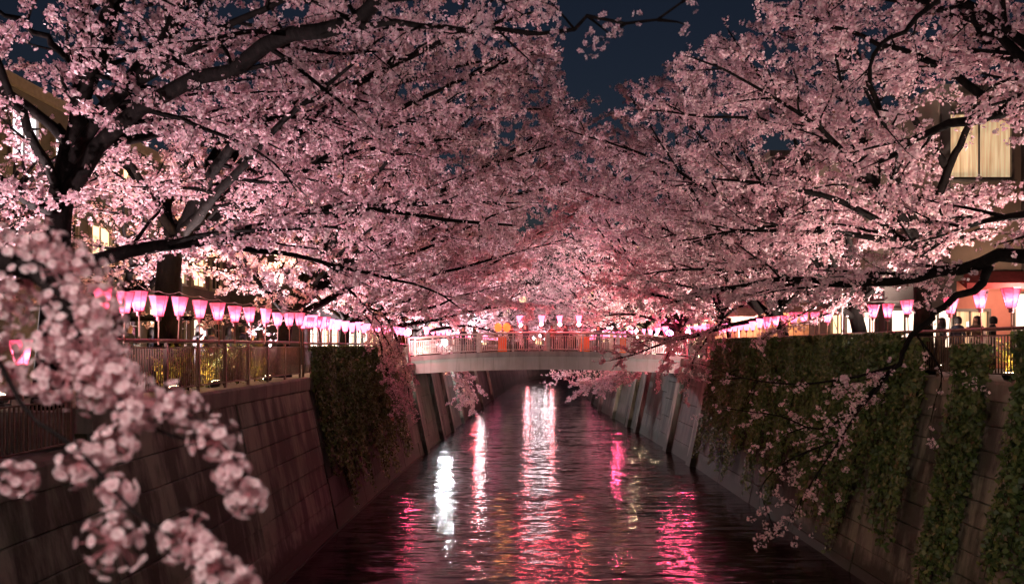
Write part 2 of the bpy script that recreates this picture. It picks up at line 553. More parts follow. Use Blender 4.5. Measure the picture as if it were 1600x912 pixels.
for a in np.arange(STEP_Y, JOINT_Y - 0.1, 2.18): coping('l', a, min(a + 2.18, JOINT_Y + 0.05), ZL, wl)
for a in np.arange(JOINT_Y + 0.05, 150, 4.0): coping('l', a, a + 4.0, ZL, wl)
for a in np.arange(6.0, 150, 3.0): coping('r', a, a + 3.0, ZR, wr)
# thin footing ledge along the water on the left, white salt line
for a in np.arange(14, 70, 4.0):
    v, f = [], []
    for y in (a, a + 4.0):
        x = wx('l', y, 0.05)
        v += [(x - 0.1, y, -0.3), (x + 0.05, y, -0.3), (x + 0.05, y, 0.035), (x - 0.1, y, 0.035)]
    f = [(0, 1, 2, 3), (7, 6, 5, 4)] + [(i, i + 4, (i + 1) % 4 + 4, (i + 1) % 4) for i in range(4)]
    link('footing', mesh('footing', v, f), 'coping', wl)
# projecting buttresses on the far stretches
def buttress(side, Y, wdt, out, parent, ztop):
    sg = 1 if side == 'l' else -1
    v = []
    for z in (-0.4, ztop):
        for y in (Y - wdt / 2, Y + wdt / 2):
            v += [(wx(side, y, z) - sg * 0.05, y, z), (wx(side, y, z) + sg * out, y, z)]
    f = [(0, 1, 3, 2), (4, 6, 7, 5), (0, 4, 5, 1), (1, 5, 7, 3), (3, 7, 6, 2), (2, 6, 4, 0)]
    if side == 'l': f = [q[::-1] for q in f]
    link('buttress', mesh('buttress', v, f), 'wall', parent)  # paler mix than the dark panels paints in lamplight on the buttresses
for Y in (40.6, 46.3, 56.5, 60, 67, 75, 84): buttress('r', Y, 0.9, 0.28, wr, ZR - 0.5)
for Y in (45.5, 52, 57, 63, 70, 78, 90): buttress('l', Y, 0.8, 0.25, wl, ZL - 0.5)

# ---------------------------------------------------------------- railings
def railing(side, y0, y1, zb, zt, label, mat='rail', bay=2.0, gap=0.105, bar=0.011, name='railing', inset=0.16):
    sg = 1 if side == 'l' else -1
    o = thing(name, label, 'railing', (wx(side, y0, zb) - sg * inset, y0, zb))
    ox, oy, oz = o.location
    def X(y): return wx(side, y, zb) - sg * inset - ox
    n = max(1, round((y1 - y0) / bay))
    ys = np.linspace(y0, y1, n + 1)
    pm = MB().box((-0.03, -0.03, 0), (0.03, 0.03, zt - zb)).mesh('post')
    pm.materials.append(M[mat])
    for y in ys:
        p = link('post', pm, None, o); p.location = (X(y), y - oy, 0)
    for a, b_ in zip(ys[:-1], ys[1:]):
        for zz, rr, nm in ((zt - zb + 0.02, 0.042, 'top_rail'), (zt - zb - 0.12, 0.016, 'upper_rail'), (0.14, 0.02, 'bottom_rail')):
            MB().tube([(X(a), a - oy, zz), (X(b_), b_ - oy, zz)], rr, 8, False).build(nm, mat, o, True)
        mb = MB()
        for y in np.arange(a + gap, b_ - gap * 0.5, gap):
            x = X(y)
            mb.box((x - bar, y - oy - bar, 0.14), (x + bar, y - oy + bar, zt - zb - 0.12))
        tag(mb.build('balusters', mat, o), kind='stuff')
    return o
railing('l', 5.2, STEP_Y - 0.4, ZL_LOW, ZL_LOW + 0.95, 'brown metal railing on the lower wall at the left edge, behind the near blossoms')
railing('l', STEP_Y + 0.1, JOINT_Y - 0.2, ZL, ZL + 1.12, 'brown metal railing with vertical bars under the lantern row, left bank', bay=1.65)
railing('l', JOINT_Y + 0.2, 46.5, ZL, ZL + 1.1, 'brown metal railing above the ivy curtain before the footbridge, left bank', gap=0.14)
railing('r', 8.0, 27.0, ZR, ZR + 1.08, 'brown metal railing overgrown with ivy under the pink lanterns, right bank', bay=1.9)
railing('r', 27.2, 46.8, ZR, ZR + 1.06, 'brown metal railing along the ivy hedge before the footbridge, right bank', gap=0.14)
railing('l', 52, 110, ZL, ZL + 1.1, 'distant brown railing on the left bank beyond the footbridge', gap=0.25, bay=4, bar=0.02)
railing('r', 52, 110, ZR, ZR + 1.1, 'distant brown railing on the right bank beyond the footbridge', gap=0.25, bay=4, bar=0.02)

# ---------------------------------------------------------------- footbridge
BY0, BY1 = 47.6, 50.8
BX0, BX1 = wx('l', 48, ZL) - 0.5, wx('r', 48, ZR) + 0.5
def arch(x, rise=0.36):
    t = (x - (BX0 + BX1) / 2) / ((BX1 - BX0) / 2)
    return 5.36 + rise * (1 - t * t)
br = thing('footbridge', 'low arched concrete footbridge with metal railings crossing the canal', 'bridge', (0, BY0, 0))
def arch_prism(name, top, bot, y0, y1, mat, n=28):
    v, f = [], []
    for x in np.linspace(BX0, BX1, n + 1):
        for y in (y0 - BY0, y1 - BY0):
            v += [(x, y, arch(x) + top), (x, y, arch(x, 0.30) + bot)]
    for i in range(n):
        a = 4 * i
        f += [(a, a + 1, a + 5, a + 4), (a + 2, a + 6, a + 7, a + 3), (a, a + 4, a + 6, a + 2), (a + 1, a + 3, a + 7, a + 5)]
    f += [(0, 2, 3, 1), (4 * n, 4 * n + 1, 4 * n + 3, 4 * n + 2)]
    return link(name, mesh(name, v, f), mat, br)
arch_prism('deck', -0.02, -0.2, BY0 + 0.02, BY1 - 0.02, 'paving')
arch_prism('kerb_ledge', 0.06, -0.20, BY0 - 0.10, BY0 + 0.25, 'ledge')
arch_prism('kerb_ledge', 0.06, -0.20, BY1 - 0.25, BY1 + 0.10, 'ledge')
arch_prism('girder', -0.203, -0.98, BY0, BY0 + 0.5, 'bridge')
arch_prism('girder', -0.203, -0.98, BY1 - 0.5, BY1, 'bridge')
for y in (BY0 + 0.08, BY1 - 0.08):
    xs = np.linspace(BX0 + 0.2, BX1 - 0.2, 9)
    for i, x in enumerate(xs):
        wd = 0.10 if i in (2, 4, 6) else 0.05
        MB().box((x - wd, y - BY0 - 0.05, arch(x) + 0.05), (x + wd, y - BY0 + 0.05, arch(x) + 1.16)).build('post', 'bridge_rail', br)
    for a, b_ in zip(xs[:-1], xs[1:]):
        q = np.linspace(a, b_, 4)
        for dz, rr, nm in ((1.18, 0.05, 'top_rail'), (0.98, 0.02, 'upper_rail'), (0.17, 0.025, 'bottom_rail')):
            MB().tube([(x, y - BY0, arch(x) + dz) for x in q], rr, 8, False).build(nm, 'bridge_rail', br, True)
        mb = MB()
        for x in np.arange(a + 0.13, b_ - 0.06, 0.13):
            mb.box((x - 0.016, y - BY0 - 0.012, arch(x) + 0.16), (x + 0.016, y - BY0 + 0.012, arch(x) + 1.0))
        tag(mb.build('balusters', 'bridge_rail', br), kind='stuff')

# ---------------------------------------------------------------- lanterns
def lantern_meshes(h=0.46, rt=0.21, rb=0.10, pole=0.55):
    d = {}
    prof = [(rb, 0), (rb + (rt - rb) * 0.5, h * 0.5), (rt, h)]
    sh = MB().lathe(prof, 6).mesh('paper_shade')
    sh.materials.append(M['paper']); d['paper_shade'] = sh
    fr = MB()
    for k in range(6):
        t = 2 * math.pi * k / 6
        fr.tube([((r + 0.004) * math.cos(t), (r + 0.004) * math.sin(t), z) for r, z in prof], 0.006, 4, False)
    for r, z in ((rb, 0), (rt, h)):
        fr.tube([((r + 0.004) * math.cos(2 * math.pi * k / 6), (r + 0.004) * math.sin(2 * math.pi * k / 6), z) for k in range(7)], 0.008, 4, False)
    fm = fr.mesh('frame'); fm.materials.append(M['lantern_frame']); d['frame'] = fm
    bs = MB().lathe([(0.0, -0.11), (0.045, -0.11), (0.06, -0.07), (0.05, -0.03), (rb, -0.004), (0.0, -0.002)], 8).mesh('base_cup', True)
    bs.materials.append(M['lantern_frame']); d['base_cup'] = bs
    ca = MB().tube([(0, 0, -0.10 - pole), (0.004, 0, -0.10)], 0.016, 6).mesh('cane')
    ca.materials.append(M['cane']); d['cane'] = ca
    bu = MB().lathe([(0.0, 0.03), (0.028, 0.05), (0.05, 0.12), (0.045, 0.17), (0.0, 0.20)], 8).mesh('bulb', True)
    bu.materials.append(M['bulb']); d['bulb'] = bu
    return d
LM = lantern_meshes()
LM_far = dict(LM)
fs = LM['paper_shade'].copy(); fs.materials.clear(); fs.materials.append(M['paper_far']); LM_far['paper_shade'] = fs
red_shade = LM['paper_shade'].copy(); red_shade.materials.clear(); red_shade.materials.append(M['paper_red'])
pink_shade = LM['paper_shade'].copy(); pink_shade.materials.clear(); pink_shade.materials.append(M['paper_pink'])
lant_light = bpy.data.lights.new('lantern_glow', 'POINT')
lant_light.energy = 16; lant_light.color = (1.0, 0.72, 0.68); lant_light.shadow_soft_size = 0.05
def lantern(loc, label, group, near=True, lit=True, scale=1.0):
    o = thing('paper_lantern', label, 'lantern', loc, random.uniform(0, 1), group)
    o.scale = (scale * random.uniform(0.78, 0.90),) * 3
    o.rotation_euler = (random.uniform(-0.05, 0.05), random.uniform(-0.05, 0.05), random.uniform(0, 1))
    src = LM if near else LM_far
    for nm in (('paper_shade', 'frame', 'base_cup', 'cane', 'bulb') if near else ('paper_shade', 'base_cup', 'cane')):
        link(nm, src[nm], None, o)
    if near and lit:
        l = bpy.data.objects.new('lantern_glow', lant_light)
        COL.objects.link(l); l.parent = o; l.location = (0, 0, 0.17)
    return o

# left row on the railing: photo x of each lantern
lx = [162, 195, 217, 248, 280, 312, 341, 367, 391, 415, 434, 452, 468, 483, 497, 510]
left_lanterns = []
for i, x in enumerate(lx):
    Y = 7.25 * F_PX / (800 - x)
    Y = Y if i > 2 else Y
    X = wx('l', Y, ZL) - 0.10
    Y = -X * F_PX / (800 - x)
    z = ZC + 0.62 + random.uniform(-0.04, 0.04)
    o = lantern((X, Y, z), f'pink paper lantern on the near left railing, {ordinal(i)} counting away from the camera', 'pink lanterns on the left railing')
    left_lanterns.append((X, Y, z))
for k, Y in enumerate((6.2, 7.6, 9.0, 10.3, 11.5)):  # row at the left edge, nearer ones added out of view to light blossoms
    X = wx('l', Y, ZL_LOW) - 0.10
    lantern((X, Y, ZL_LOW + 1.42 if Y > 9.5 else ZL_LOW + 1.5), f'pink paper lantern in the row at the left edge, carried on out of view, {ordinal(k)} from the camera', 'pink lanterns at the left edge')
for k, Y in enumerate(np.arange(26.2, 46, 1.15)):
    lantern((wx('l', Y, ZL) - 0.10, Y, ZC + 0.62 + random.uniform(-0.05, 0.05)), f'small pink lantern above the ivy on the left bank, {ordinal(k)} from the railing corner', 'small lanterns above the left ivy', False)
for k, Y in enumerate(np.arange(53, 112, 2.6)):
    lantern((wx('l', Y, ZL) - 0.10, Y, ZC + 0.75), 'tiny far pink lantern on the left bank beyond the footbridge', 'far lanterns, left bank', False, scale=1.25)
rx = [1580, 1532, 1485, 1418, 1387, 1364, 1293, 1273, 1256, 1240, 1226, 1212, 1199]
for i, x in enumerate(rx):
    Y = 9.9 * F_PX / (x - 800)
    for _ in range(3):
        X = wx('r', Y, ZR) + 0.10; Y = X * F_PX / (x - 800)
    lantern((X, Y, ZC + 0.78 + random.uniform(-0.04, 0.05)), f'pink paper lantern on the right railing, {ordinal(i)} counting away from the camera', 'pink lanterns on the right railing')
for k, Y in enumerate(np.arange(32.5, 47, 0.95)):
    lantern((wx('r', Y, ZR) + 0.10, Y, ZC + 0.72 + random.uniform(-0.05, 0.05)), f'small pink lantern above the ivy hedge on the right bank, {ordinal(k)} from the nearest', 'small lanterns above the right ivy', False)
for k, Y in enumerate(np.arange(53, 112, 2.6)):
    lantern((wx('r', Y, ZR) + 0.10, Y, ZC + 0.8), 'tiny far pink lantern on the right bank beyond the footbridge', 'far lanterns, right bank', False, scale=1.25)
# lamps standing on the footbridge rail
for k, (x, y) in enumerate(((812, 500), (843, 499), (870, 499), (898, 499))):
    p = P(x, y, BY1)
    o = lantern((p[0], BY0 + 0.08, p[2] - 0.30), f'red-pink lantern standing on the footbridge railing, {ordinal(k)} from the left', 'lanterns on the footbridge', False, scale=1.15)
    o.children[0].data = red_shade
    MB().lathe([(0, -0.12), (0.08, -0.07), (0.11, 0), (0.08, 0.07), (0, 0.12)], 8, (0, 0, -0.10)).build('globe', 'globe_red', o, True)
# string between the lantern tops
st = thing('light_string', 'pale wire strung between the lantern tops, left railing', 'wire', (0, 0, 0))
for a, b_ in zip(left_lanterns[2:-3], left_lanterns[3:-2]):
    a = np.array(a) + (0, 0, 0.50); b_ = np.array(b_) + (0, 0, 0.50)
    q = [a + (b_ - a) * t + np.array((0, 0, -0.05 * math.sin(math.pi * t))) for t in np.linspace(0, 1, 5)]
    MB().tube(q, 0.007, 4, False).build('wire_span', 'wire', st)

# ---------------------------------------------------------------- floodlights
def flood(loc, label, aim, power, col, lens='lens_warm', spot=115, size=0.16, group='floodlights on the banks', show=True):
    """small box floodlight on a yoke; aim is a direction"""
    o = thing('flood_light', label, 'floodlight', loc, 0, group)
    MB().bev((-size * 0.7, -size * 0.7, 0), (size * 0.7, size * 0.7, 0.03), 0.01).build('foot', 'housing', o)
    MB().tube([(-size, 0, size * 1.3), (-size, 0, 0.03), (size, 0, 0.03), (size, 0, size * 1.3)], 0.014, 5).build('yoke', 'housing', o)
    q = Vector(aim).to_track_quat('-Z', 'Y').to_euler()
    hd = MB().bev((-size * 0.9, -size * 0.7, 0.02), (size * 0.9, size * 0.7, size * 0.9), 0.02).build('housing', 'housing', o)
    hd.location = (0, 0, size * 1.3); hd.rotation_euler = q
    le = MB().box((-size * 0.8, -size * 0.6, 0.0), (size * 0.8, size * 0.6, 0.018)).build('lens', lens, hd)
    d = Vector(aim).normalized()
    l = lamp('beam', 'SPOT', power * FLOOD_W, col, o, Vector((0, 0, size * 1.3)) + d * 0.08, 0.12, q, spot, 0.7)
    return o
k = 0
for Y in (8.5, 14.6, 21.5, 29, 37, 45, 54, 64, 76, 90, 106, 124):
    X = wx('l', Y, ZL) - 2.3
    far = 0.75 if Y < 10 else 1.0 if Y < 20 else 1.4 if Y < 50 else 2.8
    flood((X, Y, (ZL if Y > STEP_Y else ZL_LOW) - 0.06), f'small floodlight aimed up into the cherry crowns, left bank, {ordinal(k)} from the camera', (0.42, 0.12, 1.0), 900 * far, PINK, spot=125)
    X = wx('r', Y + 2, ZR) + 2.3
    flood((X, Y + 2, ZR - 0.06), f'small floodlight aimed up into the cherry crowns, right bank, {ordinal(k)} from the camera', (-0.42, 0.12, 1.0), 900 * far, (1.0, 0.80, 0.68), spot=125)
    k += 1
for i, (x, y, Y) in enumerate(((287, 588, 17.6), (350, 580, 20.3), (430, 578, 23.8))):
    p = P(x, y, Y)
    flood((p[0] - 0.25, Y, ZL - 0.06), f'warm ground lamp shining behind the left railing bars, {ordinal(i)} from the left', (-0.6, 0.3, 0.7), 110, (1.0, 0.52, 0.17), spot=140, size=0.13)
p = P(1542, 573, 17.2)
flood((p[0] + 0.5, 17.2, ZR - 0.06), 'warm ground lamp shining behind the right railing bars', (0.5, 0.3, 0.6), 90, (1.0, 0.58, 0.22), spot=140, size=0.13)
# the bridge the photographer stands on, with lamps added to light blossoms and wall
nb = thing('road_bridge', 'concrete road bridge under the photographer', 'bridge', (1.5, -3.2, 0))
MB().bev((-9.0, -2.6, 3.9), (9.6, 2.2, 4.55), 0.05).build('deck', 'bridge', nb)
MB().bev((-9.0, 2.22, 3.7), (9.6, 2.5, 4.75), 0.03).build('fascia', 'ledge', nb)
for sx, lab, pw in ((-1.7, 'left', 640), (5.2, 'right', 420)):
    o = thing('street_lamp', f'added lamp, out of view, on the {lab} of the bridge under the photographer', 'street lamp', (sx, -0.9 if lab == 'left' else -1.6, 4.55))
    MB().lathe([(0.10, 0), (0.09, 0.25), (0.045, 0.35), (0.04, 2.9)], 10).build('post', 'housing', o, True)
    MB().lathe([(0.04, 2.9), (0.16, 3.0), (0.19, 3.2), (0.13, 3.36), (0.0, 3.4)], 12).build('globe', 'bulb', o, True)
    lamp('street_glow', 'POINT', pw, (1.0, 0.80, 0.76), o, (0, 0.0, 3.6), 0.25)
# added floodlights, out of view on both copings, that wash the opposite wall
flood((wx('r', 12.3, ZR) + 0.25, 12.3, ZR), 'added out-of-view floodlight on the right coping aimed across the canal at the left wall', (-1.0, 0.62, -0.22), 240, (1.0, 0.78, 0.60), spot=100, size=0.14)
flood((wx('l', 8.2, ZL_LOW) - 0.05, 8.2, ZL_LOW), 'added out-of-view floodlight on the left coping aimed across the canal at the right ivy', (1.0, 0.72, -0.08), 340, (1.0, 0.80, 0.58), spot=85, size=0.14)
# warm street lamp on the left bank behind the trees
for i, (x, Y) in enumerate(((-10.4, 25.0), (-9.8, 33.5))):
    o = thing('street_lamp', f'warm street lamp among the trees, {("left bank, nearer", "left bank, farther", "right bank")[i]}', 'street lamp', (x, Y, 5.0))
    MB().lathe([(0.10, 0), (0.09, 0.3), (0.05, 0.4), (0.04, 3.6)], 10).build('post', 'housing', o, True)
    MB().lathe([(0.04, 3.6), (0.15, 3.72), (0.2, 3.95), (0.12, 4.12), (0.0, 4.16)], 12).build('globe', 'lens_warm', o, True)
    lamp('street_glow', 'POINT', (900, 900, 420)[i], (1.0, 0.60, 0.25), o, (0, 0, 4.35), 0.2)
# strong lamps at the water side of both banks: their light runs down the water in streaks
def post_lamp(side, Y, z, mat, power, col, label, r=0.2):
    zb = ZL if side == 'l' else ZR
    x = wx(side, Y, zb) + (-0.12 if side == 'l' else 0.12)
    o = thing('post_lamp', label, 'lamp', (x, Y, zb))
    MB().tube([(0, 0, 0), (0, 0, z - zb - r)], [0.05, 0.035], 8).build('post', 'housing', o)
    MB().lathe([(0.06, -r - 0.05), (0.07, -r)], 8, (0, 0, z - zb)).build('collar', 'housing', o)
    MB().lathe([(0, -r), (r * 0.7, -r * 0.7), (r, 0), (r * 0.7, r * 0.7), (0, r)], 12, (0, 0, z - zb)).build('globe', mat, o, True)
    lamp('glow', 'POINT', power, col, o, (0, 0, z - zb + r + 0.15), 0.15)
post_lamp('l', 61.5, 6.35, 'lens_white', 160, (0.92, 0.94, 1.0), 'dazzling white lamp seen through the left part of the footbridge railing', 0.24)
post_lamp('l', 46.6, 6.9, 'globe_rose', 8, (1.0, 0.35, 0.45), 'pink globe lamp at the left end of the footbridge')
post_lamp('l', 84.0, 6.9, 'globe_red', 60, (1.0, 0.4, 0.4), 'red globe lamp far along the left bank')
post_lamp('l', 88.0, 6.6, 'lens_cool', 60, (1.0, 0.9, 0.9), 'white globe lamp far along the left bank')
post_lamp('r', 72.0, 7.0, 'globe_pink', 60, (1.0, 0.35, 0.45), 'pink globe lamp on the right bank beyond the footbridge', 0.24)
post_lamp('r', 63.0, 6.9, 'lens_cream', 60, (1.0, 0.8, 0.55), 'cream globe lamp on the right bank beyond the footbridge')
post_lamp('r', 56.0, 6.8, 'lens_cream', 40, (1.0, 0.8, 0.55), 'cream globe lamp on the right bank just beyond the footbridge', 0.14)
post_lamp('r', 51.8, 6.9, 'globe_rose', 8, (1.0, 0.35, 0.45), 'pink globe lamp beside the right end of the footbridge', 0.24)
post_lamp('r', 46.5, 6.9, 'globe_rose', 8, (1.0, 0.35, 0.40), 'red globe lamp before the right end of the footbridge')
p = P(656, 545, BY1 - 0.3)
o = thing('work_lamp', 'warm white lamp at the left end of the footbridge railing', 'lamp', (p[0], p[1], arch(p[0])))
MB().tube([(0, 0, 0), (0, 0, 0.35)], 0.025, 6).build('stand', 'housing', o)
MB().lathe([(0, -0.14), (0.10, -0.08), (0.13, 0), (0.10, 0.08), (0, 0.14)], 10, (0, 0, 0.45)).build('globe', 'lens_warm', o, True)
lamp('beam', 'POINT', 60, (1.0, 0.75, 0.5), o, (0, -0.25, 0.45), 0.12)
# floodlights added on the wall tops to brighten the side of the bridge
for sd, sg, zz, lab in (('l', 1, ZL, 'left'), ('r', -1, ZR, 'right')):
    flood((wx(sd, 43.5, zz) + sg * 0.02, 43.5, zz), f'added floodlight on the {lab} wall top washing the side of the footbridge', (sg * 0.9, 1.0, -0.16), 190, (1.0, 0.92, 0.86), spot=120, size=0.12)
flood((wx('l', 52.5, ZL) + 0.02, 52.5, ZL), 'orange floodlight beyond the footbridge lighting the drooping blossoms', (0.8, 0.15, -0.6), 60, (1.0, 0.5, 0.2), spot=120, size=0.12)
# big orange lantern stands on the bridge
def orange_stand(x, y, label, top=True):
    p = P(x, y, BY0 + 0.9)
    z0 = arch(p[0])
    o = thing('lantern_stand', label, 'lantern stand', (p[0], BY0 + 0.9, z0 - 0.02))
    MB().bev((-0.28, -0.22, 0.0), (0.28, 0.22, 0.92), 0.03).build('cloth_front', 'orange_cloth', o)
    MB().bev((-0.32, -0.26, 0.92), (0.32, 0.26, 0.98), 0.02).build('table_top', 'stall_wood', o)
    if top:
        MB().tube([(0, 0, 0.98), (0, 0, 1.3)], 0.03, 6).build('stem', 'housing', o)
        for s_ in (-0.26, 0.26):
            q = MB().lathe([(0.06, 1.28), (0.19, 1.38), (0.24, 1.55), (0.19, 1.72), (0.06, 1.82)], 12, (s_, 0, 0)).build('orange_lantern', 'paper_orange', o, True)
        lamp('lantern_glow', 'POINT', 70, (1.0, 0.42, 0.15), o, (0, 0, 2.1), 0.15)
    else:
        lamp('lantern_glow', 'POINT', 25, (1.0, 0.42, 0.15), o, (0, -0.0, 1.5), 0.15)  # point light above a stand that carries no lantern
    return o
orange_stand(785, 530, 'orange draped stand with two glowing round lanterns on the footbridge')
orange_stand(914, 530, 'plain orange draped stand right of the middle of the footbridge', False)
orange_stand(970, 530, 'plain orange draped stand near the right end of the footbridge', False)

# ---------------------------------------------------------------- blossom geometry
def frames(n):
    a = rng.normal(size=(n, 3)); a /= np.linalg.norm(a, axis=1)[:, None]
    return a
def ortho(nrm):
    h = np.where(np.abs(nrm[:, 2:3]) < 0.9, np.array([[0, 0, 1.0]]), np.array([[1.0, 0, 0]]))
    u = np.cross(nrm, h); u /= np.linalg.norm(u, axis=1)[:, None]
    v = np.cross(nrm, u)
    t = rng.uniform(0, 2 * np.pi, (len(nrm), 1))
    return np.cos(t) * u + np.sin(t) * v, -np.sin(t) * u + np.cos(t) * v

def tpl_quad():
    return np.array([[-1, -0.8, 0], [0.9, -1, 0.1], [1, 0.9, 0], [-0.8, 1, 0.15]]), [(0, 1, 2, 3)]
def tpl_petals():
    """five kite petals with a shallow cup"""
    v, f = [], []
    for k in range(5):
        t = 2 * math.pi * k / 5
        def q(r, a, z): return [r * math.cos(t + a), r * math.sin(t + a), z]
        n = len(v)
        v += [q(0.08, 0, 0), q(0.78, -0.50, 0.22), q(1.02, 0, 0.30), q(0.78, 0.50, 0.22)]
        f.append((n, n + 1, n + 2, n + 3))
    return np.array(v), f
def tpl_penta():
    v = [[math.cos(2 * math.pi * k / 5) * (1 if k % 2 else 0.85), math.sin(2 * math.pi * k / 5), 0.2 * (k % 2)] for k in range(5)]
    return np.array(v), [(0, 1, 2, 3, 4)]

def scatter(tpl, centers, normals, sizes):
    tv, tf = tpl
    u, w_ = ortho(normals)
    n, k = len(centers), len(tv)
    V = centers[:, None, :] + sizes[:, None, None] * (tv[None, :, 0:1] * u[:, None, :] + tv[None, :, 1:2] * w_[:, None, :] + tv[None, :, 2:3] * normals[:, None, :])
    Fq = (np.arange(n)[:, None, None] * k + np.array(tf)[None]).reshape(-1, len(tf[0]))
    return V.reshape(-1, 3), Fq

def in_view(p, m=0.12):
    Y = np.maximum(p[:, 1], 0.05)
    x = 800 + F_PX * p[:, 0] / Y
    y = HZ - F_PX * (p[:, 2] - ZC) / Y
    return (p[:, 1] > 0.3) & (x > -1600 * m) & (x < 1600 * (1 + m)) & (y > -912 * m * 1.3) & (y < 912 * (1 + m))

def clumps(points, per, rad, tpl, r0, r1):
    n = len(points)
    c = np.repeat(points, per, axis=0)
    d = frames(n * per)
    c = c + d * rad * rng.uniform(0.5, 1.15, (n * per, 1))
    nrm = d + 0.5 * frames(n * per)
    nrm /= np.linalg.norm(nrm, axis=1)[:, None]
    return scatter(tpl, c, nrm, rng.uniform(r0, r1, n * per))

# ---------------------------------------------------------------- tree skeletons
UP = np.array([0, 0, 1.0])
def unit(v): return v / (np.linalg.norm(v) + 1e-9)

def spline(pts, n):
    """Catmull-Rom through the way points"""
    pts = [np.asarray(p, float) for p in pts]
    P_ = [2 * pts[0] - pts[1]] + pts + [2 * pts[-1] - pts[-2]]
    out = []
    m_ = len(pts) - 1
    for i in range(n + 1):
        s_ = i / n * m_
        j = min(int(s_), m_ - 1); t = s_ - j
        a, b_, c, d = P_[j:j + 4]
        out.append(0.5 * ((2 * b_) + (c - a) * t + (2 * a - 5 * b_ + 4 * c - d) * t * t + (3 * b_ - a - 3 * c + d) * t ** 3))
    return out

SKY_CUT = [(866, -900), (868, 40), (880, 95), (905, 142), (955, 134), (1050, 92), (1150, 30), (1190, -900)]  # sky opening outlined in image pixels; branch growth ends inside it
def in_cut_mask(p):
    """nearer crowns are cut by image-pixel outlines to show open sky and two windows"""
    if p[1] < 9.0 or p[1] > 37: return False
    x = 800 + F_PX * p[0] / p[1]; y = HZ - F_PX * (p[2] - ZC) / p[1]
    if y > 300: return False
    if p[1] < 27 and ((1476 < x < 1572 and 186 < y < 284) or (48 < x < 104 and 152 < y < 226)): return True  # image rectangles kept free of branches so two lit windows show
    c = False
    for (xa, ya), (xb, yb) in zip(SKY_CUT, SKY_CUT[1:] + SKY_CUT[:1]):
        if (ya > y) != (yb > y) and x < (xb - xa) * (y - ya) / (yb - ya) + xa: c = not c
    return c

class Tree:
    def __init__(s, seed, dens=1.0):
        s.r = random.Random(seed)
        s.tr, s.br = MB(), MB()
        s.bl = []          # blossom points
        s.dens = dens
    def path(s, p, d, L, n, wob, droop):
        pts = [np.array(p, float)]
        d = unit(np.array(d, float)); st = L / n
        for i in range(n):
            d = unit(d + np.array([s.r.gauss(0, wob), s.r.gauss(0, wob), s.r.gauss(0, wob * 0.8) - droop]))
            q = pts[-1] + d * st
            if in_cut_mask(q) and len(pts) > 1: break
            pts.append(q)
        return pts
    def flowers(s, pts, per_m, sig, skip=0.0):
        q = np.array(pts)
        seg = np.linalg.norm(np.diff(q, axis=0), axis=1)
        L = seg.sum(); n = int(L * per_m * s.dens * s.r.uniform(0.75, 1.25))
        if n < 1: return
        t = rng.uniform(skip, 1.02, n) * (len(q) - 1)
        i = np.minimum(t.astype(int), len(q) - 2)
        f = (t - i)[:, None]
        s.bl.append(q[i] * (1 - f) + q[i + 1] * f + rng.normal(0, sig, (n, 3)))
    def twig(s, p, d, L, r0):
        if in_cut_mask(p): return
        pts = s.path(p, d, L, 4, 0.16, 0.03)
        if len(pts) < 5: return
        if s.twigs: s.br.tube(pts[::2], [r0, r0 * 0.65, r0 * 0.3], 3, False)
        s.flowers(pts, s.tw_m, 0.042, 0.12)
    def branch(s, p, d, L, r0, droop=0.03, depth=0):
        n = max(3, int(L / s.bstep))
        if in_cut_mask(p): return
        pts = s.path(p, d, L, n, 0.13, droop)
        n = len(pts) - 1
        s.br.tube(pts, [r0 * (1 - 0.8 * i / n) for i in range(n + 1)], s.bsides, False)
        s.flowers(pts, s.tw_m * 0.32, 0.05, 0.25)
        L_ = 0.15 + s.r.random() * s.tw_gap
        while L_ < L:
            i = min(int(L_ / L * n), n - 1)
            dd = pts[i + 1] - pts[i]
            side = unit(np.cross(dd, UP)) * s.r.choice((-1, 1))
            v = unit(unit(dd) * s.r.uniform(0.4, 1.0) + side * s.r.uniform(0.3, 1.0) + UP * s.r.uniform(-0.55, 0.5))
            s.twig(pts[i], v, s.r.uniform(0.3, 0.85) * s.tw_len, max(0.0055, r0 * 0.32))
            L_ += s.tw_gap * s.r.uniform(0.6, 1.4)
        return pts
    def ramify(s, pts, L, r0, start=0.22, gap=0.55, blen=1.0, droop=0.03, up=(-0.35, 0.55)):
        n = len(pts) - 1
        t = start + s.r.random() * 0.06
        sgn = s.r.choice((-1, 1))
        while t < 1.0:
            i = min(int(t * n), n - 1)
            dd = unit(pts[i + 1] - pts[i])
            sgn = -sgn if s.r.random() < 0.8 else sgn
            side = unit(np.cross(dd, UP)) * sgn
            v = unit(dd * s.r.uniform(0.35, 0.9) + side * s.r.uniform(0.5, 1.0) + UP * s.r.uniform(*up))
            bl = (0.32 * L * (1 - 0.55 * t) + 0.5) * s.r.uniform(0.6, 1.25) * blen
            s.branch(pts[i], v, bl, max(0.015, r0 * 0.36 * (1 - 0.5 * t)), droop)
            t += gap / L * s.r.uniform(0.7, 1.35)
        s.branch(pts[-1], pts[-1] - pts[-2], 0.9 * blen, 0.014, droop)
    def limb(s, pts, r0, r1=0.02, **kw):
        n = len(pts) - 1
        L = sum(np.linalg.norm(pts[i + 1] - pts[i]) for i in range(n))
        s.tr.tube(pts, [r0 + (r1 - r0) * (i / n) ** 0.75 for i in range(n + 1)], 8)
        s.flowers(pts, 5, 0.5 * r0 + 0.05, 0.05)
        s.ramify(pts, L, r0, **kw)
    tw_m, tw_gap, tw_len = 23, 0.33, 1.05
    twigs = True
    bstep, bsides = 0.3, 4

def cull_near(pts, dmin):
    c = np.array([0, 0, ZC])
    return pts[np.linalg.norm(pts - c, axis=1) > dmin]

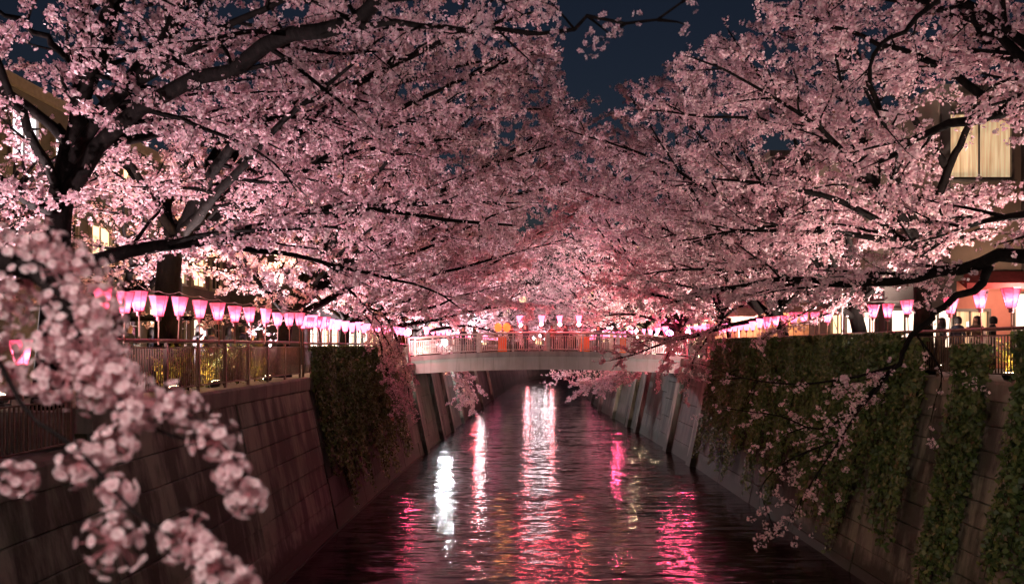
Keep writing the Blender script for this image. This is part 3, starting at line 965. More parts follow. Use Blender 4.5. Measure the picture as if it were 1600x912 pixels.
def build_tree(name_label, base, side, seed, height=9.5, reach=8.0, heroes=(), limbs_n=(4, 3), dens=1.0, trunk=None, trunk_r=0.27, lod=None, group=None, keep=3.2, fork_h=2.2, up_limb=True, tw=None, high=3, high_len=10.5):
    T = Tree(seed, dens)
    if tw: T.tw_m, T.tw_gap, T.tw_len = tw
    T.twigs = base[1] < 58
    if base[1] > 25: T.bstep, T.bsides = 0.42, 3
    sg = 1 if side == 'l' else -1
    bx, by, bz = base
    rr = T.r
    if trunk is None:
        trunk = [np.array([bx, by, bz - 0.1]), np.array([bx + sg * 0.05, by, bz + fork_h * 0.5]), np.array([bx + sg * rr.uniform(0.1, 0.45), by + rr.uniform(-0.2, 0.2), bz + fork_h])]
    tp = spline(trunk, 8)
    T.tr.tube(tp, [trunk_r * (1.35 if i == 0 else 1.12 if i == 1 else 1.0 - 0.03 * i) for i in range(9)], 10)
    top = tp[-1]
    nc, nb = limbs_n
    for i in range(nc):
        az = (i + 0.5) / nc * 150 - 75 + rr.uniform(-12, 12)
        el = rr.uniform(22, 50) if i % 2 else rr.uniform(8, 30)
        d = np.array([sg * math.cos(R(az)) * math.cos(R(el)), math.sin(R(az)) * math.cos(R(el)), math.sin(R(el))])
        L = reach * rr.uniform(0.8, 1.08)
        pts = T.path(top - np.array([0, 0, rr.uniform(0, 0.5)]), d, L, 12, 0.09, 0.018)
        T.limb(pts, trunk_r * rr.uniform(0.42, 0.6))
    for i in range(nb):
        az = 180 + ((i + 0.5) / nb * 200 - 100) + rr.uniform(-15, 15)
        el = rr.uniform(30, 55)
        d = np.array([sg * math.cos(R(az)) * math.cos(R(el)), math.sin(R(az)) * math.cos(R(el)), math.sin(R(el))])
        T.limb(T.path(top, d, reach * rr.uniform(0.5, 0.7), 9, 0.1, 0.01), trunk_r * 0.42)
    for i in range(high):
        az = (i + 0.5) / high * 110 - 55 + rr.uniform(-10, 10)
        el = rr.uniform(40, 58)
        d = np.array([sg * math.cos(R(az)) * math.cos(R(el)), math.sin(R(az)) * math.cos(R(el)), math.sin(R(el))])
        T.limb(T.path(top, d, high_len * rr.uniform(0.85, 1.1), 14, 0.06, 0.022), trunk_r * 0.5)
    if up_limb:
        for q in range(2):
            d = np.array([sg * rr.uniform(0.25, 0.9), rr.uniform(-0.5, 0.5), 1.0])
            T.limb(T.path(top, d, (height - fork_h) * rr.uniform(0.8, 1.0), 11, 0.08, 0.0), trunk_r * 0.6)
    for h in heroes:
        h = dict(h)
        pts = spline(h.pop('pts'), h.pop('n', 14))
        pts = [p_ + (np.array([rr.gauss(0, 1), rr.gauss(0, 1), rr.gauss(0, 1)]) * 0.035 if 0 < i_ < len(pts) - 1 else 0) for i_, p_ in enumerate(pts)]
        T.limb(pts, h.pop('r0'), h.pop('r1', 0.02), **h)
    root = thing('cherry_tree', name_label, 'tree', base, 0, group)
    off = np.array(base)
    for mb, nm in ((T.tr, 'trunk'), (T.br, 'branches')):
        v = np.array(mb.v) - off
        o = link(nm, mesh(nm, v, mb.f, nm == 'trunk'), 'bark', root)
        if nm == 'branches': o['kind'] = 'stuff'
    pts = cull_near(np.concatenate(T.bl), keep)
    dist = np.linalg.norm(pts - np.array([0, 0, ZC]), axis=1)
    vis = in_view(pts)
    parts = []
    nearp = pts[vis & (dist < 13)]
    midp = pts[vis & (dist >= 13) & (dist < 21)]
    md2 = pts[vis & (dist >= 21) & (dist < 42)]
    farp = pts[vis & (dist >= 42)]
    outp = pts[~vis]
    outp = outp[::9]
    sets = []
    if len(nearp): sets.append(('crown', clumps(nearp, 4, 0.052, tpl_petals(), 0.020, 0.027), 4))
    if len(midp): sets.append(('crown', clumps(midp, 6, 0.06, tpl_quad(), 0.017, 0.028), 4))
    if len(md2): sets.append(('crown', clumps(md2, 4, 0.07, tpl_quad(), 0.021, 0.034), 4))
    if len(farp): sets.append(('crown', clumps(farp[::1], 3, 0.10, tpl_quad(), 0.034, 0.058), 4))
    if len(outp): sets.append(('crown', clumps(outp, 3, 0.12, tpl_quad(), 0.05, 0.08), 4))
    for nm, (V, Fq), k_ in sets:
        o = link(nm, mesh_np(nm, V - off, Fq, k_), 'blossom', root)
        o['kind'] = 'stuff'
    return root, len(pts)

def LB(Y): return (wx('l', Y, ZL) - 1.35, Y, ZL - 0.06)
def RB(Y): return (wx('r', Y, ZR) + 1.35, Y, ZR - 0.06)
def H(*p): return [P(*q) for q in p]

# --- near left tree whose branch hangs in front of the camera
NB = (-7.6, 4.6, ZL_LOW - 0.06)
# (foreground clusters are added below)
build_tree('near cherry tree behind the bright left building window, trunk leaning right', (-7.95, 13.9, ZL - 0.06), 'l', 11, 8.5, 7.0,
    trunk=[(-8.05, 13.9, ZL - 0.16), P(88, 430, 13.8), P(92, 330, 13.8), P(112, 230, 13.7)], trunk_r=0.25, high=2, limbs_n=(2, 5), up_limb=True, fork_h=2.8, dens=0.95,
    heroes=[
        dict(pts=H((105, 300, 13.7), (180, 205, 13.0), (290, 130, 11.6), (430, 75, 9.8), (560, 20, 8.3), (700, -50, 7.4)), r0=0.15, r1=0.07, gap=0.45, blen=0.8),
        dict(pts=H((95, 415, 13.8), (150, 402, 13.6), (250, 386, 14.2), (330, 374, 15), (440, 345, 16.2), (560, 325, 17.5), (700, 345, 19.5), (800, 352, 21)), r0=0.16, r1=0.03, gap=0.5, blen=0.8, up=(-0.2, 0.6)),
        dict(pts=H((330, 374, 15), (400, 392, 15.6), (480, 402, 16.5), (560, 425, 17.2), (650, 445, 18.5), (710, 475, 19.5)), r0=0.07, r1=0.02, gap=0.5, blen=0.7),
        dict(pts=H((95, 330, 13.8), (60, 320, 13), (20, 295, 12), (-60, 250, 11)), r0=0.13, r1=0.05),
        dict(pts=H((110, 240, 13.7), (138, 120, 13), (165, 30, 12.4), (200, -60, 12)), r0=0.15, r1=0.05, gap=0.4),
        dict(pts=H((138, 125, 13), (70, 60, 12.6), (10, 25, 12.2), (-60, 10, 12)), r0=0.08, r1=0.02, gap=0.4),
        dict(pts=H((95, 300, 13.8), (40, 190, 12.4), (-10, 90, 11.6), (-40, 0, 11)), r0=0.10, r1=0.03, gap=0.4),
        dict(pts=H((470, 58, 9.2), (560, 45, 8.4), (640, 38, 7.8), (740, 46, 7.2), (850, 42, 6.6), (960, 32, 6.2), (1065, 4, 5.8)), r0=0.045, r1=0.008, gap=0.45, blen=0.28, up=(-0.8, 0.2)),
    ])
build_tree('cherry tree standing right behind the left lantern row, thick dark trunk', (-8.6, 19.9, ZL - 0.06), 'l', 12, 9.5, 8.2, fork_h=2.6, trunk_r=0.33,
    trunk=[(-8.55, 19.9, ZL - 0.16), P(262, 470, 19.8), P(266, 402, 19.8), P(280, 370, 19.8)], limbs_n=(4, 3), high=4, high_len=12,
    heroes=[
        dict(pts=H((272, 385, 19.8), (262, 330, 19.6), (300, 235, 19.2), (390, 195, 18.8), (500, 188, 18.6), (600, 180, 19)), r0=0.17, r1=0.03),
        dict(pts=H((280, 372, 19.8), (440, 225, 19), (600, 110, 18.5), (740, 50, 18), (830, 20, 18)), r0=0.15, r1=0.03, gap=0.45),
        dict(pts=H((440, 225, 19), (580, 150, 20), (710, 105, 21), (830, 85, 22)), r0=0.10, r1=0.02, gap=0.4),
        dict(pts=H((290, 360, 19.8), (380, 300, 20.5), (480, 262, 21.5), (600, 230, 23), (720, 215, 25)), r0=0.15, r1=0.03),
    ])
for x_, y_, sd, lab in ((-12.2, 16.3, 81, 'back-row cherry tree in front of the pale building, nearer one'), (-12.0, 24.0, 82, 'back-row cherry tree in front of the pale building, farther one')):
    build_tree(lab, (x_, y_, ZL - 0.06), 'l', sd, 8.5, 5.5, limbs_n=(3, 2), high=2, high_len=6, dens=0.6)
left_specs = [
    (28.0, 13, 'third cherry tree from the camera on the left bank, above the railing corner', [dict(pts=H((445, 482, 28), (560, 330, 28), (690, 205, 28.5), (790, 130, 29), (850, 110, 29.5)), r0=0.14, r1=0.03, gap=0.45),
        dict(pts=H((445, 482, 28), (620, 345, 27), (750, 265, 26.5), (870, 225, 26.5)), r0=0.13, r1=0.03, gap=0.4), dict(pts=H((445, 482, 28), (600, 390, 29), (760, 320, 30), (900, 280, 31)), r0=0.11, r1=0.03, gap=0.45), dict(pts=H((560, 330, 28), (680, 235, 29), (790, 180, 30), (880, 165, 31)), r0=0.1, r1=0.03, gap=0.4), dict(pts=H((515, 420, 27), (560, 470, 27), (590, 500, 28), (615, 560, 29)), r0=0.06, r1=0.015, droop=0.12, blen=0.6, up=(-0.9, 0.1))]),
    (36.5, 14, 'fourth cherry tree from the camera on the left bank, drooping over the ivy', [dict(pts=H((555, 490, 36.5), (670, 350, 36), (780, 255, 36), (880, 205, 36)), r0=0.14, r1=0.03, gap=0.45), dict(pts=H((670, 350, 36), (790, 285, 37), (890, 255, 38)), r0=0.1, r1=0.02, gap=0.4), dict(pts=H((560, 470, 36.5), (605, 500, 36), (630, 560, 36), (640, 630, 36)), r0=0.07, r1=0.02, droop=0.10, blen=0.9, gap=0.3, up=(-1.0, 0.0)),
                                                                          dict(pts=H((545, 480, 35.5), (585, 510, 34), (600, 560, 33.5), (618, 620, 33.5)), r0=0.06, r1=0.02, droop=0.10, blen=0.7, gap=0.35, up=(-1.0, 0.0))]),
    (45.0, 15, 'cherry tree on the left bank just before the footbridge', []),
    (55.0, 16, 'cherry tree just beyond the footbridge on the left, branches drooping under it', [dict(pts=H((670, 520, 54), (705, 555, 53.5), (725, 590, 53.5), (735, 625, 54)), r0=0.07, r1=0.02, droop=0.10, blen=1.1, gap=0.25, up=(-0.8, 0.3))]),
    (66.0, 17, 'second cherry tree beyond the footbridge on the left bank', []),
    (80.0, 18, 'third cherry tree beyond the footbridge on the left bank', []),
    (97.0, 19, 'fourth cherry tree beyond the footbridge on the left bank', []),
    (117., 20, 'far cherry tree at the canal bend, left bank', []),
    (142., 21, 'farthest cherry tree past the canal bend, left bank', []),
]
for Y, sd, lab, hs in left_specs:
    far = Y > 60
    build_tree(lab, LB(Y), 'l', sd, 10.5 if Y < 60 else 11.5, 8.6 if Y < 90 else 9, heroes=hs, high=4, high_len=12.6, dens=1.0 if Y < 50 else 0.72 if Y < 60 else 0.42, tw=(24, 0.35, 1.08) if not far else (15, 0.36, 1.3))
# --- right bank
build_tree('cherry tree at the right edge whose long limb crosses above the lanterns', (11.3, 12.2, ZR - 0.06), 'r', 31, 9.5, 6.5, limbs_n=(2, 2), high=4, high_len=9, up_limb=True, fork_h=2.6, trunk_r=0.3, dens=0.9,
    heroes=[
        dict(pts=[np.array([11.2, 12.2, ZR + 2.4])] + H((1700, 120, 12), (1600, 166, 12.2), (1530, 184, 12.6), (1450, 208, 13.2), (1375, 252, 14)), r0=0.16, r1=0.05, gap=0.4, blen=0.9),
        dict(pts=[np.array([11.2, 12.2, ZR + 1.5])] + H((1600, 403, 13.2), (1520, 415, 13.8), (1440, 430, 14.4), (1350, 438, 15.2), (1290, 445, 16), (1200, 438, 17), (1120, 455, 18), (1050, 472, 19)), r0=0.15, r1=0.025, gap=0.55, blen=0.62, n=18, up=(0.0, 0.6), start=0.3),
        dict(pts=H((1545, 416, 13.6), (1525, 450, 13.5), (1470, 488, 13.5), (1432, 515, 13.6), (1400, 570, 14), (1350, 625, 14.6)), r0=0.085, r1=0.03, gap=1.0, blen=0.9, start=0.85, droop=0.06, up=(-0.6, 0.1)),
        dict(pts=H((1640, 140, 12), (1560, 60, 12.3), (1470, 15, 12.8), (1370, -20, 13.2)), r0=0.10, r1=0.03, gap=0.4),
        dict(pts=H((1560, 176, 12.5), (1460, 100, 13.2), (1340, 50, 14), (1240, 25, 15)), r0=0.08, r1=0.02, gap=0.4),
        dict(pts=H((1500, -40, 10.5), (1440, 25, 10.8), (1385, 65, 11), (1358, 115, 11.2), (1362, 165, 11.4), (1385, 200, 11.5)), r0=0.045, r1=0.02, gap=0.5, blen=0.8),
    ])
build_tree('cherry tree with a forked dark trunk in front of the big lit window', (11.0, 21.2, ZR - 0.06), 'r', 32, 9.5, 8.0, fork_h=2.4, trunk_r=0.24, limbs_n=(4, 2), up_limb=False, high=4, high_len=11.5,
    trunk=[(10.95, 21.2, ZR - 0.16), P(1442, 470, 21), P(1440, 420, 21), P(1446, 390, 21)],
    heroes=[
        dict(pts=H((1444, 400, 21), (1460, 330, 21), (1480, 260, 20.8), (1512, 200, 20.5), (1540, 120, 20)), r0=0.17, r1=0.06, gap=0.8),
        dict(pts=H((1480, 262, 20.8), (1400, 150, 20.5), (1300, 80, 20.5), (1210, 50, 21)), r0=0.11, r1=0.02, gap=0.4),
        dict(pts=H((1443, 405, 21), (1400, 370, 20.6), (1370, 342, 20.2), (1300, 310, 20), (1210, 290, 20), (1120, 280, 20.5)), r0=0.16, r1=0.03),
        dict(pts=H((1460, 330, 21), (1400, 280, 21.5), (1330, 240, 22), (1210, 190, 22.5), (1100, 180, 23), (1000, 172, 24)), r0=0.12, r1=0.02),
    ])
right_specs = [
    (26.4, 33, 'cherry tree behind the white pole on the right bank', []),
    (34.0, 34, 'fourth cherry tree from the camera on the right bank', [dict(pts=H((1190, 490, 34), (1090, 340, 34), (990, 245, 34), (920, 225, 34)), r0=0.14, r1=0.03, gap=0.45), dict(pts=H((1190, 490, 34), (1080, 390, 35), (970, 320, 36), (870, 290, 37)), r0=0.12, r1=0.03, gap=0.45), dict(pts=H((1150, 480, 34), (1110, 520, 34.5), (1085, 560, 35), (1075, 600, 35.5)), r0=0.07, r1=0.02, droop=0.08, blen=0.8, gap=0.3, up=(-0.7, 0.3))]),
    (42.0, 35, 'cherry tree on the right bank just before the footbridge', [dict(pts=H((1080, 490, 42), (1050, 540, 42), (1030, 580, 42)), r0=0.05, r1=0.02, droop=0.08, blen=0.7, gap=0.35, up=(-0.7, 0.3))]),
    (53.0, 36, 'cherry tree just beyond the footbridge on the right, branches low over the water', [dict(pts=H((1040, 510, 54), (1000, 560, 54), (960, 585, 55), (910, 600, 56)), r0=0.08, r1=0.02, droop=0.04, blen=1.1, gap=0.22, up=(-0.6, 0.3))]),
    (64.0, 37, 'second cherry tree beyond the footbridge on the right bank', [dict(pts=H((1000, 520, 64), (960, 560, 65), (910, 580, 66), (870, 585, 67)), r0=0.08, r1=0.02, droop=0.03, blen=1.1, gap=0.25, up=(-0.6, 0.3))]),
    (78.0, 38, 'third cherry tree beyond the footbridge on the right bank', []),
    (95.0, 39, 'fourth cherry tree beyond the footbridge on the right bank', []),
    (115., 40, 'far cherry tree at the canal bend, right bank', []),
    (140., 41, 'farthest cherry tree past the canal bend, right bank', []),
]
for Y, sd, lab, hs in right_specs:
    far = Y > 60
    build_tree(lab, RB(Y), 'r', sd, 10.5 if Y < 60 else 11.5, 8.2 if Y < 90 else 9, heroes=hs, high=4, high_len=12.6, dens=1.0 if Y < 50 else 0.72 if Y < 60 else 0.42, tw=(24, 0.35, 1.08) if not far else (15, 0.36, 1.3))
for i, (x, Y) in enumerate(((-8, 165), (8, 178), (-22, 150), (20, 190), (-10, 195), (34, 175))):
    build_tree(f'distant cherry tree closing the view beyond the canal bend, {ordinal(i)} of a hazy row', (x, Y, 5.0), 'l' if i % 2 else 'r', 60 + i, 12, 8, dens=0.25, tw=(13, 0.45, 1.6))

# sparse low branch with single blossoms over the right ivy
sp = Tree(77, 1.0)
sp.tw_m, sp.tw_gap, sp.tw_len = 13, 0.34, 1.1
for pts, r0, L in ((H((1400, 570, 14), (1350, 630, 14.6), (1280, 670, 15.2), (1220, 650, 16), (1150, 640, 17)), 0.03, 3),
                   (H((1350, 625, 14.6), (1310, 690, 15), (1270, 750, 15.2), (1240, 800, 15.3)), 0.025, 2.4),
                   (H((1400, 570, 14), (1330, 590, 15), (1240, 600, 16), (1160, 590, 17.5), (1100, 570, 19)), 0.03, 3),
                   (H((1430, 520, 13.6), (1470, 580, 13.4), (1460, 630, 13.4)), 0.02, 1),
                   (H((1300, 690, 15), (1230, 720, 15.8), (1190, 760, 16.3), (1200, 800, 16.3)), 0.02, 2)):
    q = spline(pts, 12)
    sp.br.tube(q, [r0 * (1 - 0.06 * i) for i in range(13)], 5, False)
    sp.ramify(q, L * 1.4, 0.03, 0.1, 0.42, 0.55, 0.06, (-0.8, 0.3))
off = P(1400, 570, 14)
lowb = thing('cherry_branch', 'thin low cherry branch with scattered blossoms in front of the right ivy', 'branch', off)
o = link('twigs', mesh('twigs', np.array(sp.br.v) - off, sp.br.f), 'bark', lowb); o['kind'] = 'stuff'
pts = np.concatenate(sp.bl)
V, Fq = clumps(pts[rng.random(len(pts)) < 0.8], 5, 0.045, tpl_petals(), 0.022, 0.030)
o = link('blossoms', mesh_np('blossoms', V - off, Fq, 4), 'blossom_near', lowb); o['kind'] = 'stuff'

# ---------------------------------------------------------------- foreground branch with round blossom clusters
def flower_mesh():
    """one cherry flower: five notched cupped petals and a pistil tuft, unit radius"""
    v, f = [], []
    for k in range(5):
        t = 2 * math.pi * k / 5
        rows = [(0.06, 0.10, 0.0), (0.40, 0.40, 0.10), (0.72, 0.46, 0.22), (0.95, 0.30, 0.30)]
        n = len(v)
        for r_, hw, z in rows:
            for a, zz in ((-hw, 0.05), (0, -0.02), (hw, 0.05)):
                rr_ = r_ if a else (r_ - (0.10 if r_ > 0.9 else 0))
                v.append((rr_ * math.cos(t) - a * math.sin(t), rr_ * math.sin(t) + a * math.cos(t), z + zz))
        for i in range(3):
            for j in range(2):
                q = n + i * 3 + j
                f.append((q, q + 1, q + 4, q + 3))
    return np.array(v), f
FV, FF = flower_mesh()
fg = thing('cherry_tree', 'foreground cherry tree off the left edge, its blurred round blossom clusters hanging near', 'tree', NB)
offn = np.array(NB)
T = Tree(5)
tk = spline([np.array([-7.6, 4.6, ZL_LOW - 0.16]), np.array([-7.45, 4.5, 6.0]), np.array([-7.0, 4.2, 7.4])], 8)
T.tr.tube(tk, [0.32, 0.29, 0.27, 0.26, 0.25, 0.24, 0.23, 0.22, 0.21], 10)
def Q(x, y, Y): return P(x, y, Y)
mains = [
    [tk[-2], np.array([-4.6, 3.2, 7.5]), Q(-330, 330, 2.4), Q(-60, 400, 2.15), Q(60, 425, 2.05), Q(120, 520, 1.95), Q(130, 600, 1.9), Q(220, 660, 1.85), Q(300, 690, 1.8)],
    [Q(-60, 400, 2.15), Q(-20, 520, 2.0), Q(40, 640, 1.85), Q(120, 700, 1.75), Q(200, 790, 1.65), Q(255, 830, 1.62), Q(340, 890, 1.6)],
    [Q(130, 600, 1.9), Q(230, 640, 1.8), Q(320, 660, 1.75), Q(375, 730, 1.72)],
    [tk[-1], np.array([-5.5, 5.2, 9.0]), np.array([-4.2, 6.5, 10.2]), np.array([-2.6, 7.2, 10.8])],
    [tk[-1], np.array([-6.6, 3.0, 8.8]), np.array([-5.5, 2.0, 10.0])],
]
for i, mpts in enumerate(mains):
    q = spline(mpts, 16)
    r0 = (0.14, 0.007, 0.004, 0.12, 0.12)[i]; r1 = (0.004, 0.002, 0.002, 0.02, 0.03)[i]
    T.tr.tube(q, [r1 + (r0 - r1) * (1 - k / 16) ** (2.6 if i == 0 else 1) for k in range(17)], 7)
    if i >= 3: T.ramify(q, 5.0, 0.1, 0.3, 0.5, 0.8)
link('trunk', mesh('trunk', np.array(T.tr.v) - offn, T.tr.f, True), 'bark', fg)
o = link('branches', mesh('branches', np.array(T.br.v) - offn, T.br.f), 'bark', fg); o['kind'] = 'stuff'
pts = cull_near(np.concatenate(T.bl), 4.5)
V, Fq = clumps(pts, 5, 0.055, tpl_petals(), 0.019, 0.026)
o = link('crown', mesh_np('crown', V - offn, Fq, 4), 'blossom', fg); o['kind'] = 'stuff'

FLOWERS = []
for k in range(5):
    fv = FV + rng.normal(0, 0.035, FV.shape)
    fm_ = mesh_np('flower', fv, np.array(FF), 4); fm_.materials.append(M['blossom_near'])
    fm_.polygons.foreach_set('use_smooth', [True] * len(fm_.polygons)); FLOWERS.append(fm_)
SINGLE = {20, 22, 23, 24, 27, 28, 30}
CL = [  # photo x, y, depth, radius in px
    (20, 415, 2.1, 52), (75, 405, 2.1, 50), (120, 420, 2.05, 48), (45, 445, 2.1, 45), (150, 470, 2.0, 40), (100, 470, 2.0, 40),
    (10, 480, 2.1, 42), (120, 520, 1.95, 46), (155, 500, 1.95, 40), (85, 545, 1.9, 42), (150, 550, 1.9, 46), (105, 590, 1.9, 48), (155, 600, 1.85, 44),
    (5, 545, 2.0, 38), (70, 600, 1.9, 32), (200, 610, 1.85, 40), (185, 585, 1.85, 35), (240, 632, 1.8, 34), (285, 635, 1.8, 36), (15, 590, 1.95, 28),
    (337, 690, 1.75, 35), (365, 740, 1.72, 30), (385, 772, 1.72, 32), (182, 693, 1.78, 33), (122, 725, 1.75, 35), (182, 770, 1.7, 28), (150, 715, 1.78, 22),
    (180, 846, 1.64, 48), (285, 840, 1.62, 38), (318, 855, 1.62, 26), (335, 886, 1.6, 38), (28, 750, 1.8, 28), (380, 915, 1.6, 26), (60, 380, 2.15, 36), (0, 390, 2.15, 45),
    (205, 650, 1.8, 24), (135, 560, 1.9, 40)]
for ci, (x, y, Y, rp) in enumerate(CL):
    c = Q(x, y, Y)
    rad = rp * Y / F_PX
    n = int(18 + rp * 0.55)
    # fibonacci directions so flowers cover the ball
    idx = np.arange(n) + 0.5
    ph = np.arccos(1 - 2 * idx / n); th = np.pi * (1 + 5 ** 0.5) * idx + random.random() * 6
    d = np.stack([np.cos(th) * np.sin(ph), np.sin(th) * np.sin(ph), np.cos(ph)], 1) + rng.normal(0, 0.2, (n, 3))
    d /= np.linalg.norm(d, axis=1)[:, None]
    cap = unit(rng.normal(size=3)); keep_ = (d @ cap < 0.55) | (rng.random(n) < 0.35)
    d = d[keep_]; n = len(d)
    fr_ = 0.0125
    cen = d * (rad - 0.004) * rng.uniform(0.66, 1.25, (n, 1))
    single = ci in SINGLE
    if single:
        o = bpy.data.objects.new('blossom_cluster', None); COL.objects.link(o); o.parent = fg; o.empty_display_size = 0.02
        o.location = c - offn
        u, w2 = ortho(d)
        sz = rng.uniform(0.9, 1.15, n) * fr_
        for k in range(n):
            fo = link('flower', FLOWERS[k % len(FLOWERS)], None, o)
            fo.matrix_local = Matrix(((u[k, 0] * sz[k], w2[k, 0] * sz[k], d[k, 0] * sz[k], cen[k, 0]), (u[k, 1] * sz[k], w2[k, 1] * sz[k], d[k, 1] * sz[k], cen[k, 1]),
                                      (u[k, 2] * sz[k], w2[k, 2] * sz[k], d[k, 2] * sz[k], cen[k, 2]), (0, 0, 0, 1)))
    else:
        V, Fq = scatter((FV, FF), cen, d, rng.uniform(0.9, 1.15, n) * fr_)
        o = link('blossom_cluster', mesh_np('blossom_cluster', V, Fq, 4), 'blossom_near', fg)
        o['kind'] = 'stuff'
        o.location = c - offn
        o.data.polygons.foreach_set('use_smooth', [True] * len(o.data.polygons))
    st_ = MB()
    for k in range(n):
        st_.tube([np.zeros(3), cen[k] * 0.55, cen[k] * 0.97], 0.0009, 3, False)
        st_.tube([cen[k], cen[k] + d[k] * 0.008], 0.0018, 3, False)
    s2 = link('flower_stalks', st_.mesh('flower_stalks'), 'pistil', o); s2['kind'] = 'stuff'

# ---------------------------------------------------------------- ivy
def ivy_leaf():
    return np.array([[0, -1, 0], [0.75, 0.1, 0.2], [0, 1.05, 0], [-0.75, 0.1, 0.2]]), [(0, 1, 2, 3)]
def ivy(side, y0, y1, strands, ztop, lo, hi, label, lean=0.1, dens=20, mask=None, size=(0.026, 0.085), over=True):
    sg = 1 if side == 'l' else -1
    pts, nrm = [], []
    stem = MB()
    for _ in range(strands):
        y = random.uniform(y0, y1)
        L = random.uniform(lo, hi) * (0.88 + 0.16 * math.sin(y * 1.7) * math.sin(y * 0.6 + 1))
        L = max(0.4, min(L, ztop - 0.15))
        n = int(L * dens)
        t = np.sort(np.random.default_rng(random.randrange(10 ** 6)).random(n) ** 1.35)
        z = ztop - t * L
        ph = random.uniform(0, 6)
        yy = y + 0.10 * np.sin(z * 2.3 + ph) + rng.normal(0, 0.05, n)
        bulge = 0.07 + 0.26 * (0.5 + 0.5 * math.sin(y * 2.1)) * np.ones(n) + rng.normal(0, 0.05, n)
        wall_z = np.minimum(z, 5.1)
        x = np.array([wx(side, float(a), float(b_)) for a, b_ in zip(yy, wall_z)]) + sg * np.abs(bulge)
        pts.append(np.stack([x, yy, z], 1))
        if random.random() < 0.25:
            k = np.linspace(0, n - 1, 7).astype(int) if n > 7 else None
            if k is not None:
                stem.tube([(x[i] - sg * 0.06, y + 0.10 * math.sin(z[i] * 2.3 + ph), z[i]) for i in k], 0.008, 3, False)
    pts = np.concatenate(pts)
    n = len(pts)
    nr = np.stack([np.full(n, sg * 1.0), np.full(n, -0.25), np.full(n, 0.25)], 1) + rng.normal(0, 0.55, (n, 3))
    nr /= np.linalg.norm(nr, axis=1)[:, None]
    V, Fq = scatter(ivy_leaf(), pts, nr, rng.uniform(size[0], size[1], n))
    root = thing('ivy', label, 'ivy', (wx(side, y0, 3), y0, 0.3))
    off = np.array(root.location)
    o = link('leaves', mesh_np('leaves', V - off, Fq, 4), 'ivy', root); o['kind'] = 'stuff'
    if stem.v:
        o = link('stems', mesh('stems', np.array(stem.v) - off, stem.f), 'bark', root); o['kind'] = 'stuff'
    return root
ivy('l', JOINT_Y + 0.3, 41.5, 520, ZL + 1.0, 3.4, 6.0, 'dense dark green ivy curtain hanging down the left wall before the footbridge')
ivy('r', 20.6, 40, 700, ZR + 1.05, 3.8, 6.4, 'wide dark green ivy hedge covering the railing and wall, right bank')
ivy('r', 19.2, 20.7, 50, ZR + 0.9, 3.5, 6.0, 'ivy strand at the near end of the hedge, left of the open railing', size=(0.026, 0.085))
ivy('r', 16.9, 18.0, 46, ZR + 0.75, 4.5, 6.0, 'narrow ivy strip down the right wall below the warm lamp', size=(0.026, 0.085))
ivy('r', 14.3, 15.5, 56, ZR + 1.0, 4.8, 6.2, 'broad ivy strip at the right edge of the wall', size=(0.026, 0.085))
ivy('r', 12.2, 12.9, 26, ZR + 0.9, 4.8, 6.2, 'ivy strip at the far right edge of the picture', size=(0.026, 0.085))

# ---------------------------------------------------------------- shrubs behind the railings
def shrub(loc, r, h, label, n=520):
    root = thing('shrub', label, 'shrub', loc, 0, 'shrubs behind the railings')
    st = MB()
    pts = []
    for k in range(9):
        a = random.uniform(0, 6.28)
        tip = np.array([r * 0.8 * math.cos(a) * random.random(), r * 0.8 * math.sin(a), h * random.uniform(0.6, 1.0)])
        q = spline([np.zeros(3), tip * np.array([0.3, 0.3, 0.5]), tip], 5)
        st.tube(q, [0.012 * (1 - 0.14 * i) for i in range(6)], 4, False)
        t = rng.uniform(0.2, 1, n // 9)
        pts.append(tip[None] * t[:, None] + rng.normal(0, 0.10, (n // 9, 3)))
    st.build('stems', 'bark', root)
    pts = np.concatenate(pts); pts[:, 2] = np.abs(pts[:, 2])
    nr = frames(len(pts))
    V, Fq = scatter(ivy_leaf(), pts, nr, rng.uniform(0.025, 0.05, len(pts)))
    o = link('leaves', mesh_np('leaves', V, Fq, 4), 'shrub', root); o['kind'] = 'stuff'
for i, Y in enumerate((18.4, 19.6, 20.8, 22.0, 23.2, 24.4, 25.5)):
    shrub((wx('l', Y, ZL) - 0.95 - random.uniform(0, 0.25), Y, ZL - 0.06), 0.5, random.uniform(0.75, 1.15), f'yellow-lit leafy shrub behind the left railing, {ordinal(i)} from the left')
for i, Y in enumerate((15.8, 17.6, 19.0)):
    shrub((wx('r', Y, ZR) + 1.0, Y, ZR - 0.06), 0.5, random.uniform(0.7, 1.0), f'yellow-lit leafy shrub behind the right railing, {ordinal(i)} from the right')

